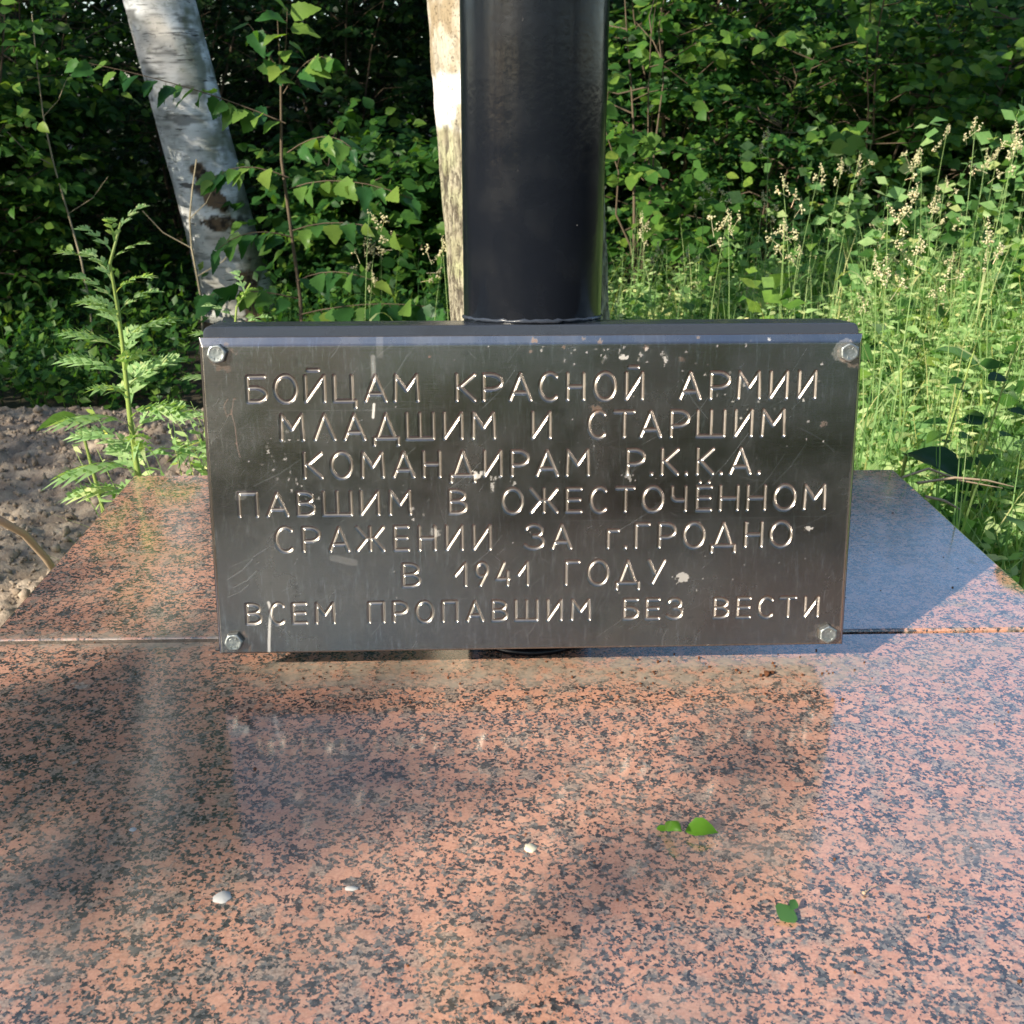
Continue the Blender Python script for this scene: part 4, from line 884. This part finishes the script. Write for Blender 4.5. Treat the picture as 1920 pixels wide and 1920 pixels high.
# ------------------------------------------------------------------ sapling beside the leaning birch
def sapling():
    r = np.random.default_rng(5); base = np.array([-.60, 2.35, GZ]); root = empty('young_birch', base); tag(root, 'young sapling with toothed heart shaped leaves between the leaning birch and the post', 'sapling')
    tb = MB(); out = [[], [], [], []]
    main = [np.array([0, 0, 0]), np.array([.01, 0, .4]), np.array([-.02, .01, .8]), np.array([-.005, 0, 1.02]), np.array([.0, -.02, 1.17])]; tb.tube(main, [.008, .006, .005, .0035, .0015], 6)
    BR = [((.0, 0, .90), (-.22, -.04, 1.0), (-.52, -.10, 1.06), 15), ((0, 0, .82), (.12, -.05, .90), (.19, -.08, .84), 8), ((0, 0, .98), (.08, -.03, 1.10), (.14, -.05, 1.07), 8), ((0, 0, .72), (.16, -.06, .78), (.36, -.1, .70), 13),
          ((0, 0, .75), (-.14, -.05, .82), (-.22, -.05, .74), 8), ((0, 0, .6), (.15, -.08, .66), (.32, -.12, .60), 10), ((0, 0, .58), (-.12, -.05, .63), (-.2, -.1, .56), 7), ((0, 0, .45), (.12, -.06, .52), (.26, -.1, .46), 10), ((0, 0, .4), (-.15, -.05, .45), (-.25, -.06, .42), 8),
          ((0, 0, 1.0), (-.03, 0, 1.1), (-.08, -.02, 1.16), 7), ((0, 0, 1.02), (.02, 0, 1.12), (.03, -.03, 1.2), 7), ((0, 0, .35), (.22, -.1, .42), (.42, -.16, .40), 12)]
    for a, b, c, n in BR:
        n = int(n * 1.5)
        a, b, c = [np.array(v, float) for v in (a, b, c)]; pts = [(1 - t) ** 2 * a + 2 * t * (1 - t) * b + t * t * c for t in np.linspace(0, 1, 7)]
        tb.tube(pts, [.0022 - .00024 * i for i in range(7)], 4)
        for i in range(n):
            t = (i + 1) / n; p = (1 - t) ** 2 * a + 2 * t * (1 - t) * b + t * t * c; tan = norm(2 * (1 - t) * (b - a) + 2 * t * (c - b)); sd_ = norm(np.cross(tan, [0, 0, 1])) * (1 if i % 2 else -1)
            X = tan * .5 + sd_ * .55 + r.normal(0, .25, 3) + [0, -.1, -.55]; pe = p + norm(X) * .014
            tb.tube([p, pe], [.0008, .0006], 3)
            out[0].append((pe + base)[None]); out[1].append(X[None]); out[2].append((np.array([-.25, -.75, .6]) + r.normal(0, .35, 3))[None]); out[3].append(np.array([.074 * r.uniform(.65, 1.15)]))
    tb.build('stem', M['twig'], root); split_leaves(TPLB, 'rhomb', out, M['birch_leaf'], root, base, 260, .05)
sapling()
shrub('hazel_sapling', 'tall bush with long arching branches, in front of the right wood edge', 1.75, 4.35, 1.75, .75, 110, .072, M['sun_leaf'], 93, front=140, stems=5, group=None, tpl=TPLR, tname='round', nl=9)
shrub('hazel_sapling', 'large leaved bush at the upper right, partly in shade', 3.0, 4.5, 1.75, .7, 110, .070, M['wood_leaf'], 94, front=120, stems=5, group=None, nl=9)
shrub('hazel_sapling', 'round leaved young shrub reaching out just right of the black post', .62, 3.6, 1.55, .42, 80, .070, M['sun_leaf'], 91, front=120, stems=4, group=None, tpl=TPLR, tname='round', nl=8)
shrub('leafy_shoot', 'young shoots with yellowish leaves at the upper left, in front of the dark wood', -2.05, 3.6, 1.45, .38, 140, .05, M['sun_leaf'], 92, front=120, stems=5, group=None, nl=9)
mb = MB()
for x0, y0, x1, z1, rr in ((-1.62, 3.5, -1.70, .80, .005), (-1.15, 3.3, -1.10, .30, .006)):
    pts = [np.array([x0 + (x1 - x0) * t + .02 * math.sin(t * 7), y0, GZ + (z1 - GZ) * t]) for t in np.linspace(0, 1, 8)]; mb = MB(); mb.tube(pts, [rr * (1 - .6 * i / 7) for i in range(8)], 5)
    for t, dx in ((.55, .18), (.7, -.16), (.85, .12)):
        p = pts[int(t * 7)]; mb.tube([p, p + [dx * .6, -.02, .06], p + [dx, -.03, .14]], [rr * .4, rr * .3, .001], 4)
    tag(mb.build('bare_stem', M['palestem']), 'bare pale stem with side twigs, %s' % ('at the far left in front of the bushes' if x0 < -1.5 else 'left of the foot of the leaning birch'), 'stem', 'bare stems')

# ------------------------------------------------------------------ mugwort at the left back corner of the granite
def mug_leaf(L, seed, lobes=4, W=.42):
    """pinnately cut leaf lying in x-y, drooping along x: strips joined at a midrib"""
    r = np.random.default_rng(seed); V = []; Q = []; T = []
    def zc(x): return .30 * x - 1.10 * (x / L) ** 2 * L
    def strip(p, ang, l, w, teeth=2):
        d = np.array([math.cos(ang), math.sin(ang)]); nrm_ = np.array([-d[1], d[0]]); k = 5; b0 = len(V)
        for i in range(k + 1):
            t = i / k; ww = w * (.45 + .75 * math.sin(math.pi * min(1, t * .8 + .1))) * (1 - t ** 3) + w * .03; c = p + d * l * t
            dz = -.25 * l * t * t
            for s in (-1, 0, 1): q = c + nrm_ * ww * s; V.append((q[0], q[1], zc(c[0]) + dz * 1.6 + (0 if s == 0 else .18 * ww)))
        for i in range(k):
            for j in range(2): Q.append((b0 + i * 3 + j, b0 + i * 3 + 3 + j, b0 + i * 3 + 4 + j, b0 + i * 3 + 1 + j))
        for i in range(teeth):
            for s in (-1, 1):
                t = (i + 1.2) / (teeth + 1.6); c = p + d * l * t; a2 = ang + s * .55; d2 = np.array([math.cos(a2), math.sin(a2)]); l2 = l * (.40 - .10 * i)
                b1_ = len(V); n2_ = np.array([-d2[1], d2[0]]); w2 = w * .5; z_ = zc(c[0]) - .25 * l * t * t
                for q, dz in ((c - n2_ * w2 * .8, 0), (c + n2_ * w2 * .8, 0), (c + d2 * l2 * .6 + n2_ * w2, -.03 * l), (c + d2 * l2, -.06 * l), (c + d2 * l2 * .6 - n2_ * w2, -.03 * l)): V.append((q[0], q[1], z_ + dz))
                Q.append((b1_, b1_ + 4, b1_ + 2, b1_ + 1)); T.append((b1_ + 4, b1_ + 3, b1_ + 2))
    # petiole + rachis
    strip(np.array([0, 0.]), 0, L * .72, L * .030, 0); strip(np.array([L * .68, 0]), 0, L * .34, L * .055, 2)
    for i in range(lobes):
        t = .26 + .50 * i / (lobes - 1); l = L * W * (1 - .30 * abs(i - 1.2) / 2) * r.uniform(.85, 1.1)
        for s in (-1, 1): strip(np.array([L * t, 0]), s * r.uniform(.62, .85), l, L * .045, 2)
    return mesh_np('leaf', V, [np.array(Q), np.array(T)], M['mug'])
MLV = [mug_leaf(1.0, s, lobes=4 if s % 2 else 3, W=w_) for s, w_ in ((1, .42), (2, .38), (3, .46), (4, .30))]
def mugwort(x, y, H, lean, seed, n, label, sc=1.0, group=None):
    r = np.random.default_rng(seed); base = np.array([x, y, GZ]); root = empty('mugwort', base); tag(root, label, 'plant', group)
    pts = [np.array([lean * (t ** 1.5) * H + .006 * math.sin(t * 9), 0, H * t]) for t in np.linspace(0, 1, 14)]
    pts[-1][0] += .03 * sc; mb = MB(); mb.tube(pts, [.0075 * sc * (1 - .72 * i / 13) for i in range(14)], 8, cap=True); mb.build('stem', M['mugstem'], root)
    for i in range(n):
        t = .10 + .89 * (i + .5) / n; k = min(12, int(t * 13)); p = pts[k] + (pts[k + 1] - pts[k]) * (t * 13 - k)
        a = i * 2.4 + r.normal(0, .3); L = (.158 * (1 - .62 * t ** 1.6)) * r.uniform(.8, 1.12) * sc; up = .40 + .9 * t ** 1.5
        d = np.array([math.cos(a), math.sin(a) * .75, up]); d /= np.linalg.norm(d); roll = Vector((0, 0, 1))
        X = Vector(d); Y = roll.cross(X).normalized(); Z = X.cross(Y); m = Matrix((X, Y, Z)).transposed()
        me = MLV[3 if t > .8 else r.integers(3)]
        o = bpy.data.objects.new('leaf', me); COL.objects.link(o); o.parent = root; o.location = p; o.rotation_euler = m.to_euler(); o.scale = (L, L * r.uniform(.75, 1.0), L * r.uniform(.8, 1.2) * (1.15 - .7 * t))
    return root
mugwort(-.600, .70, .80, -.035, 3, 46, 'tall mugwort with deeply cut leaves behind the left corner of the granite')
mugwort(-.50, .95, .47, .05, 4, 18, 'shorter mugwort just right of the tall mugwort', .85)
mugwort(-.62, 1.25, .62, .12, 6, 20, 'shaded mugwort behind the tall one, nearer the leaning birch', .9)

# ------------------------------------------------------------------ grasses
def grass_patch(name, n, sampler, h0, h1, wdt, mat, seed, bend=.5):
    r = np.random.default_rng(seed); x, y = sampler(r, n); z = ground_h(x, y); n = len(x)
    h = r.uniform(h0, h1, n); a = r.uniform(0, 2 * math.pi, n); b = r.uniform(.08, bend, n) * h; ww = wdt * r.uniform(.6, 1.3, n)
    dx, dy = np.cos(a), np.sin(a); sx, sy = -dy, dx; K = 5; V = np.zeros((n, K * 2 - 1, 3))
    for i in range(K):
        t = i / (K - 1); cx = x + dx * b * t ** 2; cy = y + dy * b * t ** 2; cz = z - .02 + h * (t - .25 * (b / h) * t ** 3 * 1.2); w2 = ww * (1 - t) ** .6 * .5
        if i < K - 1:
            V[:, i * 2] = np.stack([cx - sx * w2, cy - sy * w2, cz], 1); V[:, i * 2 + 1] = np.stack([cx + sx * w2, cy + sy * w2, cz], 1)
        else: V[:, i * 2] = np.stack([cx, cy, cz], 1)
    k = K * 2 - 1; off = (np.arange(n) * k)[:, None, None]
    Q = np.array([(2 * i, 2 * i + 1, 2 * i + 3, 2 * i + 2) for i in range(K - 2)])[None] + off; T = np.array([[(2 * (K - 2)), 2 * (K - 2) + 1, 2 * (K - 1)]])[None][0][None] + off
    tag(ob(name, mesh_np(name, V.reshape(-1, 3), [Q.reshape(-1, 4), T.reshape(-1, 3)], mat)), kind='stuff')
def smp(x0, x1, y0, y1, p=1.0):
    def f(r, n): return r.uniform(x0, x1, n), y0 + (y1 - y0) * r.random(n) ** p
    return f
def meadow(r, n):
    y = r.uniform(-.2, 3.6, n); xl = np.where(y < .56, .60, .60 + np.clip((y - .56) * -.35, -.5, 0)); xl = np.where(y > 2.2, .35, xl)
    return xl + r.random(n) ** 1.2 * (1.4 + y * .75), y
grass_patch('meadow_grass', 6000, meadow, .14, .38, .0065, M['grass'], 401, .9)
grass_patch('meadow_grass', 2600, meadow, .32, .62, .0055, M['grass'], 402, .6)
grass_patch('grass_tuft', 500, smp(-.62, -.25, .62, 1.4), .15, .42, .004, M['grass'], 403, .8)
grass_patch('grass_tuft', 900, smp(-.5, .5, .62, 2.0), .12, .3, .004, M['grass'], 404, .8)
grass_patch('woodland_grass', 500, smp(-.9, .9, 2.2, 4.4), .2, .5, .004, M['wood_leaf'], 405, .8)
# fine leaved meadow herbs: short whorled stems
def herbs(n, sampler, h0, h1, size, mat, seed, name='meadow_herbs', per=18):
    r = np.random.default_rng(seed); x, y = sampler(r, n); z = ground_h(x, y); n = len(x); P = []; X = []; Nr = []; Sz = []; tb = MB()
    h = r.uniform(h0, h1, n)
    for i in range(n):
        t = r.uniform(.15, 1, per); a = r.uniform(0, 2 * math.pi, per); lean = r.normal(0, .12, 2)
        P.append(np.stack([x[i] + lean[0] * t * h[i] * 2, y[i] + lean[1] * t * h[i] * 2, z[i] + h[i] * t], 1)); X.append(np.stack([np.cos(a), np.sin(a), r.uniform(-.2, .7, per)], 1)); Nr.append(r.normal(0, .4, (per, 3)) + [-.55, -.55, .6]); Sz.append(size * r.uniform(.5, 1.2, per))
        p0 = np.array([x[i], y[i], z[i]]); tb.tube([p0, p0 + [lean[0] * h[i] * 2, lean[1] * h[i] * 2, h[i]]], [.0012, .0006], 3)
    W, Q = bulk(TPLF if size > .03 else TPLN, *[np.concatenate(v) for v in (P, X, Nr, Sz)]); Vt = np.concatenate(tb.v); Qt = np.concatenate(tb.q) + len(W)
    tag(ob(name, mesh_np(name, np.concatenate([W, Vt]), [Q, Qt], mat)), kind='stuff')
herbs(3600, meadow, .12, .40, .028, M['herb'], 411, per=20)
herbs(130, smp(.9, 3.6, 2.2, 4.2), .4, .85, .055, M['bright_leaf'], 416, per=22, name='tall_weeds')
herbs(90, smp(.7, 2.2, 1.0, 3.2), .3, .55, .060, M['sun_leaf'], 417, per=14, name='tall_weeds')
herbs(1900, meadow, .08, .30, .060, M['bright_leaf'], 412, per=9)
herbs(380, smp(-.62, -.22, .60, 1.2), .15, .46, .024, M['herb'], 413)
herbs(120, smp(-.6, .6, 2.2, 3.4), .15, .4, .035, M['wood_leaf'], 414)
herbs(260, smp(.2, 3.5, 3.3, 4.6), .2, .45, .045, M['wood_leaf'], 415, per=14)

# cocksfoot grass: stem, blades and clumped seed heads
def head_mesh(seed):
    r = np.random.default_rng(seed); P = []; Sz = []; mb = MB()
    def clump(c, n, s):
        for _ in range(n): P.append(c + r.normal(0, s, 3) * [.55, .55, 1.0]); Sz.append(s * r.uniform(.28, .5))
    for i in range(5): clump(np.array([.001 * r.normal(), 0, -.007 * i]), 8, .0036 + .0005 * i)
    for i in range(r.integers(2, 4)):
        a = r.uniform(0, 2 * math.pi); l = r.uniform(.018, .045); z0 = -.045 - .022 * i; e = np.array([math.cos(a) * l * .8, math.sin(a) * l * .8, z0 + l * .55])
        mb.tube([np.array([0, 0, z0]), e], [.0008, .0005], 3); clump(e, 14, .0056)
    V, T = blobs(np.array(P), Sz, seed + 1, .3); mb.add(V, None, T); return mb.mesh('seed_head', M['seed'])
HEADS = [head_mesh(500 + i) for i in range(7)]
def stem_mesh(seed):
    r = np.random.default_rng(seed); mb = MB(); b = r.uniform(-.10, .10); pts = [np.array([b * t * t, 0, t]) for t in np.linspace(0, 1, 9)]; mb.tube(pts, [.0021 - .00014 * i for i in range(9)], 4); me = mb.mesh('stem', M['stalk']); return me, b
STEMS = [stem_mesh(520 + i) for i in range(5)]
def blade_mesh(seed):
    r = np.random.default_rng(seed); V = []; Q = []
    for i in range(7):
        t = i / 6; w_ = .0035 * (1 - t) ** .6; V += [(.16 * t, -w_, .15 * t - .20 * t * t), (.16 * t, w_, .15 * t - .20 * t * t)]
    Q = [(2 * i, 2 * i + 1, 2 * i + 3, 2 * i + 2) for i in range(6)]; return mesh_np('leaf_blade', V, Q, M['grass'])
BLD = blade_mesh(1)
r_ = np.random.default_rng(31)
KN = [(1, 1440, 240, 3.6), (1, 1320, 345, 3.4), (1, 1365, 395, 2.9), (1, 1467, 330, 2.9), (1, 1540, 308, 3.2), (1, 1580, 300, 3.6), (1, 1612, 290, 3.1), (1, 1665, 385, 2.4), (1, 1778, 235, 3.3), (1, 1830, 222, 3.4), (1, 1905, 230, 3.0), (1, 1910, 255, 2.7),
      (1, 1850, 415, 2.3), (1, 1725, 440, 2.2), (1, 1785, 490, 2.2), (1, 1205, 400, 3.9), (1, 1235, 455, 3.4), (1, 1430, 360, 3.6), (1, 1725, 280, 3.8), (1, 1850, 285, 3.6), (1, 1500, 460, 2.8), (1, 1640, 470, 2.9)]
spots = []
for _, u, v, D in KN:
    dr = np.array(F_) * 2111 + np.array(R_) * (u - 960) - np.array(U_) * (v - 960); p = np.array([-.052, -1.077, .539]) + dr * D / 2111; spots.append((p[0], p[1], p[2]))
for i in range(32):
    u = 1200 + 720 * r_.random() ** .65; v = r_.uniform(250, 560) + (1920 - u) * .12; D = r_.uniform(2.3, 4.6)
    dr = np.array(F_) * 2111 + np.array(R_) * (u - 960) - np.array(U_) * (v - 960); p = np.array([-.052, -1.077, .539]) + dr * D / 2111; spots.append((p[0], p[1], p[2]))
for i in range(7):
    u = r_.uniform(690, 840); v = r_.uniform(380, 520); D = r_.uniform(3.0, 3.8)
    dr = np.array(F_) * 2111 + np.array(R_) * (u - 960) - np.array(U_) * (v - 960); p = np.array([-.052, -1.077, .539]) + dr * D / 2111; spots.append((p[0], p[1], p[2]))
for i, (x, y, z) in enumerate(spots):
    zg = float(ground_h(np.array([x]), np.array([y]))[0]); h = max(.25, z - zg); rz = r_.uniform(0, 6.28)
    me, b = STEMS[i % 5]; tx, ty = b * h * math.cos(rz), b * h * math.sin(rz)
    root = empty('cocksfoot_grass', (x - tx, y - ty, zg), rz)
    if i == 7: lab = 'cocksfoot grass stalk with the widest pale seed head, above the right end of the plaque'; 
    elif i >= len(spots) - 7: lab = 'cocksfoot grass stalk in the shade between the leaning birch and the post'
    else: lab = 'flowering cocksfoot grass stalk in the sunlit meadow right of the post'
    tag(root, lab, 'grass stalk', 'cocksfoot grass stalks')
    s = ob('stem', me, root); s.scale = (h, h ** .3, h)
    sc = r_.uniform(.9, 1.5); hd = ob('seed_head', HEADS[i % 7], root, (b * h, 0, h)); hd.scale = (sc,) * 3; hd.rotation_euler = (r_.normal(0, .25), r_.normal(0, .25) + b * 2, 0)
    for q in range(2):
        bl = ob('leaf_blade', BLD, root, (b * h * .3, 0, h * (.25 + .3 * q))); bl.rotation_euler = (0, 0, r_.uniform(0, 6.28)); bl.scale = (r_.uniform(.8, 1.4),) * 3

# broad leaved and upright weeds at the right
def upright_weed(x, y, H, seed, label, size=.06, n=14, mat='wood_leaf'):
    r = np.random.default_rng(seed); z = float(ground_h(np.array([x]), np.array([y]))[0]); base = np.array([x, y, z]); root = empty('leafy_weed', base); tag(root, label, 'plant', 'upright weeds at the right')
    tb = MB(); pts = [np.array([.10 * H * t * t, 0, H * t]) for t in np.linspace(0, 1, 8)]; tb.tube(pts, [.0045 * (1 - .7 * i / 7) for i in range(8)], 6); out = [[], [], [], []]
    for i in range(n):
        t = .25 + .75 * i / n; p = pts[0] * (1 - t) + pts[-1] * t; a = i * 2.4; d = np.array([math.cos(a), math.sin(a), .35]); pe = p + norm(d) * .015; tb.tube([p, pe], [.001, .0008], 3)
        out[0].append((pe + base)[None]); out[1].append(d[None] - [[0, 0, .3]]); out[2].append(np.array([[-.2, -.3, .9]]) + r.normal(0, .2, 3)); out[3].append(np.array([size * (1.2 - .6 * t) * r.uniform(.8, 1.2)]))
    tb.build('stem', M['mugstem'], root); split_leaves(TPL, 'ovate', out, M[mat], root, base, 60, size)
def at(u, v, D):
    dr = np.array(F_) * 2111 + np.array(R_) * (u - 960) - np.array(U_) * (v - 960); return np.array([-.052, -1.077, .539]) + dr * D / 2111
for i, (u, v, D, lab) in enumerate(((1895, 640, 1.95, 'tallest dark stemmed weed at the right edge'), (1815, 650, 2.0, 'dark leafy weed left of the tallest one at the right edge'), (1790, 760, 1.95, 'shortest leafy weed, just above the right back corner of the granite'))):
    p = at(u, v, D); zg = float(ground_h(np.array([p[0]]), np.array([p[1]]))[0]); upright_weed(p[0] - .04, p[1], max(.2, p[2] - zg), 600 + i, lab, mat='wood_leaf')
def big_leaf(name, u, v, D, L, W, az, pitch, label, mat, parts=1):
    p = at(u, v, D); root = empty(name, p, az); tag(root, label, 'leaf plant', 'broad leaves at the right'); rows = []
    for i in range(13):
        t = i / 12; w_ = W * math.sin(math.pi * min(1, t ** .7)) ** .8 * (1 + .05 * math.sin(i * 2.1)) if 0 < t < 1 else .002; zc = math.sin(pitch) * L * t - .30 * L * t * t
        r1 = []
        for j in range(9):
            s = (j - 4) / 4; r1.append((L * t * math.cos(pitch), w_ * s, zc + .25 * abs(s) * w_ + .006 * math.sin(abs(s) * 6 - t * 26) * (abs(s) > .1) * L * 4 * .3))
        rows.append(r1)
    V = [q for r in rows for q in r]; Q = [(i * 9 + j, i * 9 + 9 + j, i * 9 + 10 + j, i * 9 + 1 + j) for i in range(12) for j in range(8)]
    ob('leaf', mesh_np('leaf', V, Q, mat), root); zg = float(ground_h(np.array([p[0]]), np.array([p[1]]))[0])
    mb = MB(); mb.tube([(0, 0, 0), (-.02, 0, (zg - p[2]) * .5), (-.03, 0, zg - p[2])], [.003, .004, .005], 6); mb.build('leaf_stalk', M['mugstem'], root)
big_leaf('burdock', 1700, 850, 1.85, .11, .045, R(-60), R(10), 'dark broad veined leaf just behind the right back corner of the granite', M['wood_leaf'])
big_leaf('burdock', 1935, 985, 1.45, .13, .040, R(-110), R(25), 'large pale green leaf at the right edge beside the granite', M['bright_leaf'])
big_leaf('burdock', 1840, 700, 2.6, .14, .05, R(160), R(40), 'pale upright leaf in the sunlit grass right of the plaque', M['bright_leaf'])
big_leaf('burdock', 1690, 690, 2.4, .10, .03, R(170), R(60), 'small bright leaf standing up right of the plaque corner', M['bright_leaf'])
big_leaf('burdock', 150, 790, 2.3, .085, .045, R(200), R(10), 'broad shaded leaf left of the tall mugwort above the sandy soil', M['wood_leaf'])
mb = MB()
for P_ in (((1690, 895, 1.7), (1740, 878, 1.72), (1800, 900, 1.74), (1880, 915, 1.76)), ((1720, 905, 1.7), (1790, 895, 1.7), (1850, 900, 1.72), (1900, 912, 1.74)), ((1735, 930, 1.6), (1770, 938, 1.6), (1800, 955, 1.62)), ((1800, 900, 1.74), (1775, 890, 1.74), (1762, 893, 1.73))):
    mb.tube([at(*p) for p in P_], [.0022, .002, .0016, .0008][:len(P_)], 5)
tag(mb.build('dead_twig', M['dead']), 'thin bare dead twig lying in the grass by the right back corner of the granite', 'twig')
a_, b_, c_ = at(0, 975, 1.62), at(45, 1000, 1.72), at(85, 1045, 1.78)
mb = MB(); z_ = sand_h(np.array([c_[0]]), np.array([c_[1]]))[0]
pts = [a_ + [-.02, -.0, .012], a_, b_, c_, c_ + [.012, .02, -.05]]; mb.tube(pts, [.0066, .0064, .006, .0058, .005], 8, cap=True)
tag(mb.build('broken_stick', M['dead']), 'broken stick poking out of the sandy soil at the left', 'stick')
print('objects', len(bpy.data.objects), 'tris', sum(len(m.polygons) for m in bpy.data.meshes))
